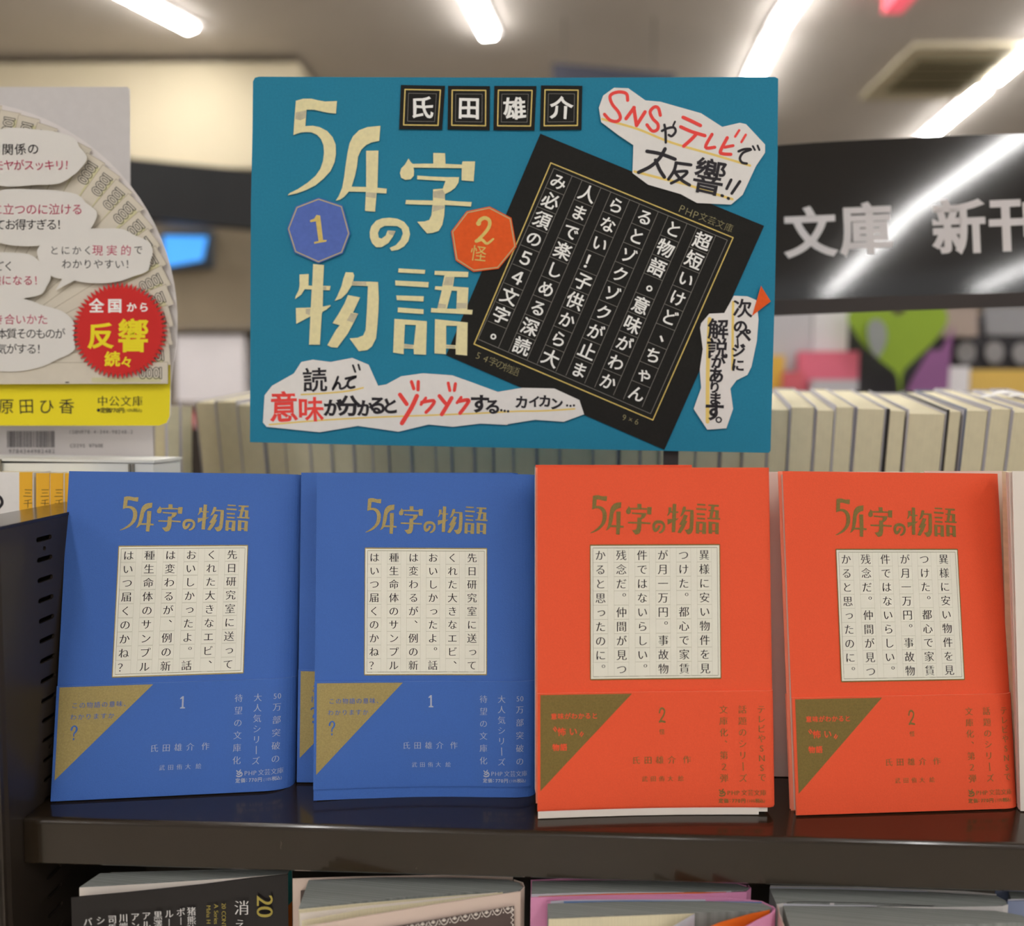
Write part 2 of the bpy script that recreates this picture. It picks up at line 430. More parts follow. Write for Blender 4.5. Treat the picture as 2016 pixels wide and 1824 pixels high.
# cream bulkhead wall on the left, its lower edge above the far shelves
a = on_y(-500, 300, 3.3); b = on_y(590, 300, 3.3)
V, Fc = boxv(a.x, b.x, 3.3, 3.5, on_y(300, 330, 3.3).z, CEIL-.03); struct('wall_front', V, Fc, M['wallc'])

V, Fc = boxv(on_y(570, 300, 3.7).x, on_y(1110, 300, 3.7).x, 3.7, 3.8, on_y(800, 330, 3.7).z, CEIL-.03); struct('wall_far', V, Fc, M['wallb'])
def ceiling_light(p, q, label, w=.055):
    d = (q-p); d.z = 0; L = d.length; d.normalize(); n = Vector((-d.y, d.x, 0))
    t = thing('ceiling_light', label, 'light', (p+q)/2, 'ceiling tube lights')
    z0, z1, z2 = CEIL-.03, CEIL-.012, CEIL
    def bar(h, za, zb, e=0):
        return hexa([p-n*h-d*e+Vector((0, 0, za-p.z)), q-n*h+d*e+Vector((0, 0, za-p.z)), q-n*h+d*e+Vector((0, 0, zb-p.z)), p-n*h-d*e+Vector((0, 0, zb-p.z)),
                     p+n*h-d*e+Vector((0, 0, za-p.z)), q+n*h+d*e+Vector((0, 0, za-p.z)), q+n*h+d*e+Vector((0, 0, zb-p.z)), p+n*h-d*e+Vector((0, 0, zb-p.z))])
    v, f = bar(w/2, z0, z1); obj('tube', v, f, M['tube'], t)
    v, f = bar(w/2+.02, z1, z2, .02); obj('housing', v, f, M['whitecard'], t)
def strip(pa, pb, names, n_extra=0, step=None, w=.07):
    """a visible fixture between two picture points of the ceiling, and the ones before it along the same line"""
    A = on_z(*pa, CEIL-.03); B = on_z(*pb, CEIL-.03); return A, B
CL = 'white ceiling tube light '
A, B = strip((230, -15), (378, 62), 0); d = (A-B).normalized()
ceiling_light(B, B+d*1.25, CL+'above the cream wall, upper left')
ceiling_light(B+d*1.35, B+d*2.6, CL+'out of view overhead, first line', .07)
A, B = strip((923, -5), (963, 76), 0); d = (A-B).normalized()
ceiling_light(B, B+d*1.25, CL+'above the middle of the teal poster')
ceiling_light(B+d*1.35, B+d*2.6, CL+'out of view overhead, second line')
A, B = strip((1573, 0), (1532, 62), 0); d = (A-B).normalized()
ceiling_light(B, B+d*1.2, CL+'over the poster corner, nearer of two in line')
A2 = on_z(1527, 74, CEIL-.03); B2 = on_z(1484, 158, CEIL-.03)
ceiling_light(B2-(A2-B2).normalized()*.5, A2, CL+'over the poster corner, farther of two in line')
ceiling_light(B+d*1.3, B+d*2.5, CL+'out of view overhead, third line')
A, B = strip((2060, 80), (1845, 258), 0); d = (A-B).normalized()
m_ = on_z(1945, 172, CEIL-.03)
ceiling_light(B-d*.5, m_-d*.04, CL+'running down to the black sign on the right')
ceiling_light(m_+d*.04, m_+d*1.24, CL+'at the right edge above the black sign')
for x_ in (-2.3, -.6, 1.1, 2.8):  # unseen fixtures added behind the viewer for more frontal light
    for y_ in (-1.9, -3.25):
        if x_ == 1.1 and y_ < -3: continue
        ceiling_light(Vector((x_, y_, CEIL-.03)), Vector((x_, y_+1.22, CEIL-.03)), CL+'added out of view behind the viewer, line %s, %s in it' % ({-2.3: 'one', -.6: 'two', 1.1: 'three', 2.8: 'four'}[x_], 'nearer' if y_ > -3 else 'farther'))
# ceiling air vent and small red lamp
c = on_z(1850, 140, CEIL); t = thing('ceiling_vent', 'olive rectangular air vent in the ceiling above the black sign', 'vent', (c.x, c.y, CEIL))
v, f = boxv(c.x-.24, c.x+.24, c.y-.26, c.y+.26, CEIL-.02, CEIL); obj('frame', v, f, flat('vent_frame', (196, 186, 160)), t)
for k in range(4):
    v, f = boxv(c.x-.17, c.x+.17, c.y-.16+k*.085, c.y-.11+k*.085, CEIL-.03, CEIL-.02); obj('slat', v, f, flat('vent_slat_%d' % k, (100, 92, 66)), t)
c = on_z(1772, -2, CEIL-.05)
v, f = boxv(c.x-.035, c.x+.035, c.y-.06, c.y+.06, CEIL-.07, CEIL); tag(obj('ceiling_alarm', v, f, mat('alarm_red', (232, 96, 110), emit=.6), loc=(c.x, c.y, CEIL)), 'small red alarm lamp on the ceiling at the top right', 'lamp')

# far fittings seen out of focus
def bgbox(name, label, cat, x0, y0, x1, y1, Y, dep, rgb, dyr=0.0, parent=None, group=None, rough=.6, zb=None):
    """box whose front stands at distance Y; (x0,y0)-(x1,y1) as the picture shows it; dyr drops its right end"""
    P = [on_y(x0, y1, Y), on_y(x1, y1+dyr, Y), on_y(x1, y0+dyr, Y), on_y(x0, y0, Y)]
    if zb is not None: P[0] = Vector((P[3].x, Y, zb)); P[1] = Vector((P[2].x, Y, zb))
    v, f = hexa(P+[p+Vector((0, dep, 0)) for p in P])
    o = obj(name, v, f, flat(name+'_paint', rgb, rough), parent, loc=None if parent else (P[0]+P[1])/2)
    if not parent: tag(o, label, cat, group)
    return o
t = thing('far_bookcase', 'distant brown bookcase with a black header board, left of the poster', 'bookcase', on_y(400, 900, 2.4))
bgbox('header_board', 0, 0, 140, 300, 560, 414, 2.4, .05, (30, 30, 31), 42, parent=t)
bgbox('light_rail', 0, 0, 140, 408, 560, 432, 2.45, .05, (150, 138, 124), 18, parent=t)
bgbox('back_board', 0, 0, 140, 430, 560, 1300, 2.62, .05, (150, 136, 114), parent=t, zb=0)
bgbox('side_board', 0, 0, 545, 430, 565, 1300, 2.4, .25, (130, 118, 104), parent=t, zb=0)
for y_ in (640, 792, 902): bgbox('shelf_board', 0, 0, 140, y_, 560, y_+9, 2.42, .2, (140, 128, 112), parent=t)
P = on_y(352, 492, 2.3); zs1, zs2 = on_y(400, 792, 2.42).z, on_y(400, 902, 2.42).z; t2 = thing('video_screen', 'glowing blue screen hung on the far bookcase beside the banknote fan', 'screen', P)
bgbox('bezel', 0, 0, 318, 458, 412, 530, 2.58, .04, (70, 80, 92), -6, parent=t2)
P4 = [on_y(322, 526, 2.577), on_y(398, 512, 2.577), on_y(408, 466, 2.577), on_y(322, 464, 2.577)]
v, f = hexa(P4+[p+Vector((0, .004, 0)) for p in P4]); obj('display', v, f, M['screen'], t2)
bgbox('paper_stack', 'pale stack of books in the far bookcase left of the poster', 'books', 345, 660, 480, 790, 2.44, .16, (232, 226, 228), zb=zs1)
bgbox('paper_stack', 'greyish white stack of books low in the far bookcase', 'books', 385, 812, 495, 900, 2.44, .16, (214, 210, 210), zb=zs2)
bgbox('red_box', 'small red box low beside the far bookcase', 'box', 348, 808, 384, 902, 2.44, .1, (190, 60, 56), zb=zs2)
bgbox('dark_post', 'dark brown post between the banknote fan and the cream page edges', 'post', 358, 842, 394, 1200, 1.6, .04, (52, 44, 38), zb=0)
t = thing('hanging_sign', 'dark blurred sign board hanging from the ceiling behind the poster top', 'sign', on_y(1180, 128, 3.0))
bgbox('board', 0, 0, 1088, 124, 1330, 178, 3.0, .03, (58, 58, 68), 22, parent=t)
p = on_y(1110, 128, 3.0)
for dx in (0, .35):
    v, f = boxv(p.x+dx-.004, p.x+dx+.004, 3.01, 3.02, p.z-.01, CEIL); obj('hanger', v, f, M['steel'], t)
# far display under the black sign
FD = [('grey_magazine', 'pale grey magazine at the left of the far display', (1470, 600, 1600, 700), (178, 176, 180), 1.66),
      ('white_magazine', 'white magazine left of the green heart in the far display', (1603, 600, 1672, 690), (206, 204, 208), 1.66),
      ('pink_magazine', 'pink magazine in the far display right beside the poster', (1575, 692, 1692, 745), (206, 104, 124), 1.63),
      ('pale_magazine', 'small whitish magazine low in the far display beside the poster', (1600, 748, 1690, 800), (176, 174, 178), 1.60),
      ('yellow_booklet', 'small ochre booklet touching the poster edge in the far display', (1500, 700, 1545, 745), (206, 168, 74), 1.63),
      ('red_booklet', 'narrow pinkish red booklet at the foot of the far display', (1546, 732, 1583, 800), (190, 92, 100), 1.60),
      ('white_booklet', 'white booklet right of the purple magazine', (1862, 722, 1910, 790), (214, 212, 214), 1.60),
      ('yellow_magazine', 'long yellow magazine at the right of the far display', (1912, 728, 2100, 790), (206, 172, 90), 1.60)]
ZF = on_y(1750, 812, 1.60).z
for nme, lab, (x0, y0, x1, y1), rgb, r in FD:
    bgbox(nme, lab, nme.split('_')[1], x0, y0, x1, y1, r, .02, tuple(min(255, int(c_*1.08)) for c_ in rgb), zb=ZF)
pl = Plane((0, 1.6, 0), (0, -1, 0))
o = sheet('heart_card', [smooth_loop([(1668, 622), (1700, 596), (1740, 600), (1768, 622), (1800, 600), (1850, 600), (1866, 630), (1840, 672), (1800, 710), (1776, 740), (1776, 812), (1768, 812), (1768, 744), (1735, 712), (1700, 680), (1680, 650)], 3)], pl, -.006, 0, flat('green_card', (140, 168, 52)), None)
tag(o, 'lime green heart shaped card in the far display', 'card')
pl = Plane((0, 1.575, 0), (0, -1, 0))
o = sheet('grey_tag', [smooth_loop([(1722, 628), (1742, 640), (1745, 672), (1728, 704), (1712, 680), (1708, 645)], 3)], pl, -.004, 0, flat('grey_tag', (146, 150, 148)), None)
tag(o, 'grey tag hanging in front of the green heart card', 'tag')
pl = Plane((0, 1.59, 0), (0, -1, 0))
o = sheet('purple_magazine', [[(1852, 690), (1880, 640), (1872, 690), (1864, 811), (1768, 811), (1795, 748), (1830, 690)]], pl, -.008, 0, flat('purple_cover', (142, 92, 140)), None)
tag(o, 'purple slanted magazine between the green heart and the dark rack', 'magazine')
t = thing('spinner_rack', 'dark rack holding grey round discs under the black sign', 'rack', on_y(1960, 760, 1.66))
bgbox('back_board', 0, 0, 1640, 620, 2120, 860, 1.70, .03, (66, 64, 68), parent=t, zb=ZF)
bgbox('header_board', 0, 0, 1942, 604, 2100, 660, 1.69, .01, (150, 150, 154), parent=t)
pl = Plane((0, 1.68, 0), (0, -1, 0))
for x, y in ((1902, 694), (1958, 694), (2012, 696), (2066, 696)):
    sheet('disc', [[(x+19*math.cos(a*.3927), y+22*math.sin(a*.3927)) for a in range(16)]], pl, -.004, 0, flat('disc', (150, 148, 150)), t)
t = thing('low_fixture', 'dark low shelf fixture across the far aisle carrying the coloured magazines', 'bookcase', (0.9, 1.7, 0))
v, f = boxv(.25, 2.1, 1.56, 1.9, 0, ZF-.02); obj('body', v, f, flat('fixture_body', (92, 84, 78)), t)
v, f = boxv(.23, 2.12, 1.54, 1.92, ZF-.02, ZF); obj('top_board', v, f, flat('fixture_top', (130, 122, 112)), t)
tag(bgbox('taupe_bag', '', '', 1865, 606, 1925, 662, 1.66, .04, (170, 154, 145)), 'taupe bag hanging above the purple magazine', 'bag')

# ================================================================== shelf unit (front)
A = on_z(60, 1612, SHELF); B = on_z(1990, 1664, SHELF)
ex = (B-A).normalized(); ey = Vector((-ex.y, ex.x, 0)); ez = Vector((0, 0, 1))
X0 = on_z(44, 1612, SHELF)
Lt = X0; 
def sh(x, d, z): return X0 + ex*x + ey*d + Vector((0, 0, z-SHELF))
RIGHT = .62
unit = thing('bookshelf', 'dark brown metal bookshelf with slotted side upright', 'bookshelf', sh(.3, .1, 0))
# board with rounded front lip, folded under
def board(zt, name, depth=.098, lip=.0205):
    r = .0022
    prof = [(depth, 0)] + [(r-r*math.sin(a*math.pi/10), -(r-r*math.cos(a*math.pi/10))) for a in range(6)] + [(0, -lip+.001), (.001, -lip), (.012, -lip), (.012, -lip+.0012), (.0014, -lip+.0012), (.0014, -.0018), (depth, -.0018)]
    V = []; n = len(prof); Fc = []
    xs = [0.0004, RIGHT]
    for x in xs:
        for d_, z_ in prof: V.append(sh(x, d_, zt+z_))
    for i in range(n): Fc.append((i, (i+1) % n, n+(i+1) % n, n+i))
    # left end closed by the lip's own end cap
    k = len(V)
    for d_, z_ in ((0.001, -.001), (0.012, -.001), (.012, -lip), (.001, -lip)): V.append(sh(.0004, d_, zt+z_))
    Fc.append((k, k+1, k+2, k+3))
    o = obj(name, V, Fc, M['brown'], unit); return o
board(SHELF, 'shelf_board')
LOW = SHELF-.205
board(LOW, 'shelf_board')
# upright: 25 mm box with a slotted inner face
ZT = 1.3005; ZB = .75; UW = .0255
dF, dB = -.012, .112
v, f = merge([hexa([sh(-UW, dF, ZB), sh(-.0010, dF, ZB), sh(-.0010, dF, ZT), sh(-UW, dF, ZT), sh(-UW, dF+.0012, ZB), sh(-.001, dF+.0012, ZB), sh(-.001, dF+.0012, ZT), sh(-UW, dF+.0012, ZT)])])
obj('upright_front', v, f, M['brownm'], unit)
v, f = merge([hexa([sh(-UW, dF, ZB), sh(-UW+.0012, dF, ZB), sh(-UW+.0012, dF, ZT), sh(-UW, dF, ZT), sh(-UW, dB, ZB), sh(-UW+.0012, dB, ZB), sh(-UW+.0012, dB, ZT), sh(-UW, dB, ZT)])])
obj('upright_outer_side', v, f, M['brownm'], unit)
v, f = merge([hexa([sh(-UW, dF, ZT), sh(0.0002, dF, ZT), sh(0.0002, dF, ZT+.0014), sh(-UW, dF, ZT+.0014), sh(-UW, dB, ZT), sh(0.0002, dB, ZT), sh(0.0002, dB, ZT+.0014), sh(-UW, dB, ZT+.0014)])])
obj('upright_cap', v, f, M['brown'], unit)
# inner face with real slots: outline + slot holes, thickness 1.2 mm
def side_map(x, y, off=0): return sh(-.0012+off, x, y)     # x = depth, y = height
def rslot(cx, cy, w, h, ang=0):
    pts = []
    for i in range(5): a_ = -math.pi/2+math.pi*i/4; pts.append((w/2-h/2+h/2*math.cos(a_), h/2*math.sin(a_)))
    for i in range(5): a_ = math.pi/2+math.pi*i/4; pts.append((-w/2+h/2+h/2*math.cos(a_), h/2*math.sin(a_)))
    return [(cx+x, cy+y) for x, y in pts]
pitch = .00905
holes = []
z = 1.2925; k = 0
sl0 = 0.0195
while z > ZB+.02:
    if k < 60:
        holes.append(rslot(sl0, z, .0105, .0022)); 
        if k in (0, 10): holes.append(rslot(sl0, z-.0045, .0022, .0022))
        if k in (0, 1): holes.append(rslot(sl0+.019, z-.003, .004, .004))
    z -= pitch; k += 1
sheet('slotted_side', [[(dF, ZB), (dB, ZB), (dB, ZT), (dF, ZT)]]+holes, side_map, 0, .0012, M['brownm'], unit)
v, f = hexa([sh(-.002, dF, ZB), sh(-.0006, dF, ZB), sh(-.0006, dF, ZT), sh(-.002, dF, ZT), sh(-.002, dF+.0035, ZB), sh(.0006, dF+.0035, ZB), sh(.0006, dF+.0035, ZT), sh(-.002, dF+.0035, ZT)])
obj('upright_fold', v, f, M['brownm'], unit)
v, f = hexa([sh(0, .0985, ZB), sh(RIGHT, .0985, ZB), sh(RIGHT, .0985, 1.285), sh(0, .0985, 1.285), sh(0, .1005, ZB), sh(RIGHT, .1005, ZB), sh(RIGHT, .1005, 1.285), sh(0, .1005, 1.285)])
obj('back_panel', v, f, M['brownm'], unit)
print('lip', A, B, 'X0', X0)

# ================================================================== display books
BW, BH = .105, .148
def ray_at(px, py, P, H):
    """point on the picture ray at distance H from P (the farther root: the book leans back)"""
    d = ray(px, py); w = CAM-P; b = d.dot(w); c = w.dot(w)-H*H; D = b*b-c
    tt = -b+(math.sqrt(D) if D > 0 else 0); return CAM+d*tt
class Cover:
    def __init__(s, bl, br, tl, tr_, T=.009, r=.004, u0=.95, rb=None, sag=0.0, hgt=BH, z=SHELF+.0004, open_=0.0):
        s.BL = on_z(*bl, z); s.BR = on_z(*br, z)
        s.TL = ray_at(*tl, s.BL, hgt); s.TR = ray_at(*tr_, s.BR, hgt)
        n = (s.BR-s.BL).cross(s.TL-s.BL).normalized()
        if n.dot(CAM-s.BL) < 0: n = -n
        s.N = n; s.T = T; s.r = r; s.rb = rb if rb is not None else r; s.u0 = u0; s.sag = sag
        s.W = (s.BR-s.BL).length*1000; s.H = (s.TL-s.BL).length*1000
        print('cover w %.1f h %.1f lean %.3f %.3f depth %.3f' % (s.W, s.H, s.TL.y-s.BL.y, s.TR.y-s.BR.y, s.BL.y))
    def uv(s, u, v, off):
        p = s.BL.lerp(s.BR, u).lerp(s.TL.lerp(s.TR, u), v)
        rec = 0
        if u > s.u0:
            k = min((u-s.u0)/(1-s.u0), 1.0); rec = (s.r*v+s.rb*(1-v))*(1-math.sqrt(max(0, 1-k*k)))
        rec += s.sag*math.sin(math.pi*min(max(u, 0), 1))*(1-v)**2
        return p+s.N*(off-rec)
    def __call__(s, x, y, off=0.0):   # print frame: per-mille of width / height, y down
        return s.uv(x/1000.0, 1-y/1000.0, off)
def cover_mesh(S, v0, v1, off, th, nv=26, T=None):
    """jacket: front, rounded spine, back"""
    T = T or S.T
    us = [S.u0*k/26 for k in range(27)]+[S.u0+(1-S.u0)*(1-math.cos(k*math.pi/2/10)) if 0 else S.u0+(1-S.u0)*math.sin(k*math.pi/2/10) for k in range(1, 11)]; V = []; Fc = []
    rows = []
    for j in range(nv+1):
        v = v0+(v1-v0)*j/nv; row = []
        for u in us: row.append(S.uv(u, v, off))
        e = S.uv(1, v, off); rr = S.r*v+S.rb*(1-v)
        row.append(e-S.N*max(T-rr, .0005))
        for u in (.99, .9, .6, .3, 0): row.append(S.uv(min(u, S.u0), v, 0)+(S.uv(1, v, 0)-S.uv(1, v, 0))-S.N*(T+off) if u <= S.u0 else e-S.N*(T-rr+.0005))
        ir = []
        for u in us: ir.append(S.uv(u, v, off-th))
        ir.append(e-S.N*max(T-rr-th, .0005)-(S.BR-S.BL).normalized()*th)
        for u in (.99, .9, .6, .3, 0): ir.append(S.uv(min(u, S.u0), v, 0)-S.N*(T+off-th) if u <= S.u0 else e-S.N*(T-rr+.0001)-(S.BR-S.BL).normalized()*th)
        rows.append((row, ir))
    n = len(rows[0][0])
    for row, ir in rows: V += row+ir
    st = 2*n; fm = []
    for j in range(nv):
        for i in range(n-1):
            a = j*st+i; Fc.append((a, a+1, a+st+1, a+st)); fm.append(0)
            a += n; Fc.append((a+1, a, a+st, a+st+1)); fm.append(1)
        a = j*st; Fc.append((a, a+st, a+st+n, a+n)); fm.append(1)
        a = j*st+n-1; Fc.append((a, a+n, a+st+n, a+st)); fm.append(1)
    for i in range(n-1):
        Fc.append((i, i+n, i+n+1, i+1)); fm.append(1)
        a = nv*st+i; Fc.append((a, a+1, a+n+1, a+n)); fm.append(1)
    return V, Fc, fm
def pblock(S, t, page_m, d0=.0010):
    us = [.012+(.97-.012)*i/30 for i in range(31)]; vs = [.006+(.99-.006)*i/16 for i in range(17)]; n = len(us); V = []; Fc = []
    for v in vs:
        for u in us: V.append(S.uv(u, v, -d0))
    for v in vs:
        for u in us: V.append(S.uv(min(u, S.u0-.002), v, 0)*0+(S.uv(u, v, -d0) if u > S.u0 and S.r*v+S.rb*(1-v) > S.T*.4 else S.BL.lerp(S.BR, u).lerp(S.TL.lerp(S.TR, u), v)-S.N*(S.T-.0006)))
    m = n*len(vs)
    for j in range(len(vs)-1):
        for i in range(n-1):
            a = j*n+i; Fc += [(a, a+1, a+n+1, a+n), (m+a+1, m+a, m+a+n, m+a+n+1)]
        Fc += [(m+j*n, j*n, j*n+n, m+j*n+n), (j*n+n-1, m+j*n+n-1, m+j*n+2*n-1, j*n+2*n-1)]
    for i in range(n-1):
        Fc += [(i+1, i, m+i, m+i+1)]; a = (len(vs)-1)*n+i; Fc += [(a, a+1, m+a+1, m+a)]
    obj('page_block', V, Fc, M[page_m], t)
def paperback(S, kind, label, full=True, pdy=(0, 0), bdy=0, band=True, group=None, band_top=.352, page_m='pagew', cv0=0.0, bv0=.002):
    cov, edge, foil = (M['bluec'], M['bandline'], M['foil']) if kind == 'blue' else (M['orangec'], M['bandline2'], M['foil2'])
    t = thing('paperback', label, 'book', (S.BL+S.BR)/2, group)
    V, Fc, fm = cover_mesh(S, cv0, 1, 0, .0003); obj('cover', V, Fc, cov, t, mats=[edge], fm=fm, smooth=False)
    # page block
    d0, d1 = .0008, S.T-.0006
    pblock(S, t, page_m)
    if band:
        V, Fc, fm = cover_mesh(S, bv0, band_top, .0007, .0006, 12, S.T+.0004); obj('paper_band', V, Fc, cov, t, mats=[edge], fm=fm)
        ty = 1000*(1-band_top)+4
        I = Ink(); N_ = 8
        
        for q in range(16):
            ya, yb = ty+272*q/16, ty+272*(q+1)/16; xa, xb = 12+383*(1-q/16), 12+383*(1-(q+1)/16); n_ = max(1, int((xa-12)/26))
            for w in range(n_):
                I.add([(12+(xa-12)*w/n_, ya), (12+(xa-12)*(w+1)/n_, ya), (12+(xb-12)*(w+1)/n_, yb), (12+(xb-12)*w/n_, yb)], [(0, 1, 2, 3)])
        I.build('band_triangle', S, .0008, foil, t)
    if not full: return t
    # title
    I = Ink()
    lay = {'5': (222, 79, 294, 188), '4': (288, 99, 364, 192), 'ji': (374, 104, 484, 192), 'no': (486, 151, 542, 189), 'mono': (550, 104, 664, 192), 'gatari': (672, 104, 778, 192)}
    for k, b in lay.items(): logo_into(I, k, *b)
    I.build('title_print', S, .0002, foil, t)
    # story panel
    x0, y0, x1, y1 = 222, 229+pdy[0], 774, 616+pdy[1]
    I = Ink(); nn_ = 22
    for a_ in range(nn_):
        for b_ in range(nn_):
            s_ = I.c; I.c = -1; I.rect(x0+(x1-x0)*a_/nn_, y0+(y1-y0)*b_/nn_, x0+(x1-x0)*(a_+1)/nn_, y0+(y1-y0)*(b_+1)/nn_)
    I.build('story_panel', S, .0002, M['cream'], t)
    I = Ink(); I.frame(x0, y0, x1, y1, 3.5); I.build('panel_border', S, .00026, foil, t)
    I = Ink(); I.frame(x0+11, y0+8, x1-11, y1-8, 1.6); I.build('panel_line', S, .00027, M['fine'], t)
    cols = ['先日研究室に送って', 'くれた大きなエビ、', 'おいしかったよ。話', 'は変わるが、例の新', '種生命体のサンプル', 'はいつ届くのかね？'] if kind == 'blue' else \
           ['異様に安い物件を見', 'つけた。都心で家賃', 'が月一万円。事故物', '件ではないらしい。', '残念だ。仲間が見つ', 'かると思ったのに。']
    I = Ink(); G = Ink()
    asp = S.H/S.W
    for i, c in enumerate(cols):
        cx = 707-i*88.5
        for j, ch in enumerate(c):
            cy = y0+29+j*(y1-y0-57.6)/8; sz = 46.0
            x, y = cx, cy
            if ch in '、。': x += 26; y -= 18
            if ch in 'っ': x += 3; y -= 2
            I.g(ch, x, y, sz, 'min', 1.0, 0, 1/asp)
            G.rectline([(cx-31, cy-20.6), (cx+31, cy-20.6), (cx+31, cy+20.6), (cx-31, cy+20.6)], 1.0)
    G.build('manuscript_grid', S, .00026, M['cell'], t); I.build('story_print', S, .00032, M['inkc'], t)
    # band printing
    sy = 1/asp
    I = Ink(); T = Ink()
    if kind == 'blue':
        pr = M['silver']; tm = cov
        T.h('この物語の意味、', 78, 290, 706, 27, 'plain', sy=sy); T.h('わかりますか', 74, 228, 740, 27, 'plain', sy=sy)
        T.poly(*[smooth_loop([(66+(a_-66)*.62, 782+(b_-790)*.62) for a_, b_ in l], 3) for l in [[(66, 779), (74, 767), (92, 762), (108, 770), (112, 784), (102, 797), (93, 803), (92, 815), (86, 815), (85, 801), (95, 790), (100, 780), (95, 770), (84, 770), (79, 779), (76, 787), (67, 786)]]])
        T.dot(80, 805, 3.5)
        num = 1
        I.poly([(520, 690), (526, 690), (526, 722), (533, 724), (533, 727), (512, 727), (512, 724), (519, 722), (519, 697), (511, 699), (511, 696)])
        cl = [('50万部突破の', 925, 700, 890), ('大人気シリーズ', 842, 702, 892), ('待望の文庫化', 760, 702, 888)]
        yA, yB, yL, yP = 842, 900, 927, 948
    else:
        pr = M['foil2']; tm = cov
        T.h('意味がわかると', 68, 238, 708, 27, 'bold', sy=sy); T.h('怖い', 100, 148, 752, 36, 'bold', sy=sy)
        T.stroke([(66, 742), (74, 750)], 4, False); T.stroke([(72, 738), (80, 746)], 4, False)
        T.stroke([(176, 762), (184, 754)], 4, False); T.stroke([(182, 766), (190, 758)], 4, False)
        T.h('物語', 76, 108, 796, 30, 'heavy', sy=sy)
        I.stroke([(511, 702), (515, 692), (525, 690), (532, 697), (530, 707), (521, 718), (511, 729)], 5.5); I.stroke([(511, 728), (520, 727), (534, 729)], 5.5)
        I.g('怪', 521, 757, 24, 'plain', 1, 0, sy)
        cl = [('テレビやSNSで', 942, 695, 890), ('話題のシリーズ', 862, 695, 892), ('文庫化、第２弾', 782, 695, 892)]
        yA, yB, yL, yP = 838, 892, 934, 957
    for tx, x, ya, yb in cl:
        if tx.startswith('50'):
            I.h('50', x-9, x+9, ya, 34, 'min', sx=.9, sy=sy); tx = tx[2:]; ya += 34
        n = len(tx)
        for i, ch in enumerate(tx):
            yy = ya+(yb-ya)*i/(n-1)
            if ch == '、': I.g(ch, x+20, yy-14, 36, 'min', 1, 0, sy)
            elif ch == 'ー': I.stroke([(x, yy-11), (x+1, yy+11)], 3.5, False)
            else: I.g(ch, x, yy, 37, 'min', 1, 0, sy)
    I.h('氏田雄介', 412, 562, yA, 35, 'min', sy=sy); I.g('作', 626, yA, 35, 'min', 1, 0, sy)
    I.h('武田侑大', 448, 556, yB, 25, 'min', sy=sy); I.g('絵', 600, yB, 25, 'min', 1, 0, sy)
    # publisher mark: a small curling sprig, and its line
    ox = 762
    for q in ([(0, -10), (8, -4), (16, -12)], [(2, 0), (10, 4), (20, -4)], [(0, 9), (10, 12), (22, 8)], [(14, -4), (24, 2), (20, 10)]):
        I.stroke([(ox+a_, yL+b_*.8) for a_, b_ in q], 4)
    I.h('PHP', 802, 840, yL, 27, 'min', sy=sy); I.h('文芸文庫', 866, 946, yL, 27, 'min', sy=sy)
    I.h('定価', 768, 790, yP, 20, 'bold', sy=sy); I.dot(806, yP-3, 1.6, 6); I.dot(806, yP+3, 1.6, 6)
    I.h('770', 820, 844, yP, 20, 'bold', sy=sy); I.g('円', 862, yP, 20, 'bold', 1, 0, sy)
    I.h('(10%', 880, 906, yP, 17, 'plain', sy=sy, sx=.85); I.h('税込', 921, 938, yP, 18, 'bold', sy=sy); I.g(')', 950, yP, 17, 'plain', 1, 0, sy)
    T.v = [(a_, b_+bdy) for a_, b_ in T.v]; I.v = [(a_, b_+bdy) for a_, b_ in I.v]
    T.build('triangle_print', S, .0009, tm, t); I.build('band_print', S, .0009, pr, t)
    return t
S1 = Cover((101, 1579), (575, 1556), (136, 928), (591, 934), T=.010, r=.004, u0=.87, rb=.009)
paperback(S1, 'blue', 'blue paperback with gold title, leftmost on the shelf beside the slotted upright', pdy=(9, 25), bdy=15, band_top=.338)
S2 = Cover((617, 1577), (1056, 1572), (624, 932), (1056, 934), T=.009, r=.005, u0=.88, rb=.006, sag=.003)
t2b = paperback(S2, 'blue', 'blue paperback with gold title, front copy next to the first orange book', band_top=.352, bv0=.033, pdy=(8, 12))
S3 = Cover((1058, 1613), (1527, 1605), (1058, 921), (1517, 921), T=.008, r=.002, u0=.96, sag=.0015)
t3 = paperback(S3, 'orange', 'orange paperback with dull gold title, left of the two orange books', cv0=.021, bv0=.027, band_top=.357, pdy=(-7, -10))
# its flyleaf pokes out below the jacket
P = [S3.uv(u, v, -.0002) for v in (0, .08) for u in (.003, .2, .4, .6, .8, .93)]
obj('flyleaf', P+[p-S3.N*.0003 for p in P], [(i, i+1, i+7, i+6) for i in range(5)]+[(i+13, i+12, i+18, i+19) for i in range(5)]+[(i+1, i, i+12, i+13) for i in range(5)], M['pagew'], t3)
S4 = Cover((1567, 1606), (2010, 1592), (1541, 928), (1971, 933), T=.005, r=.0025, u0=.92, rb=.004)
paperback(S4, 'orange', 'orange paperback with dull gold title, right of the two, leaning left at the top', band_top=.34, bdy=14)
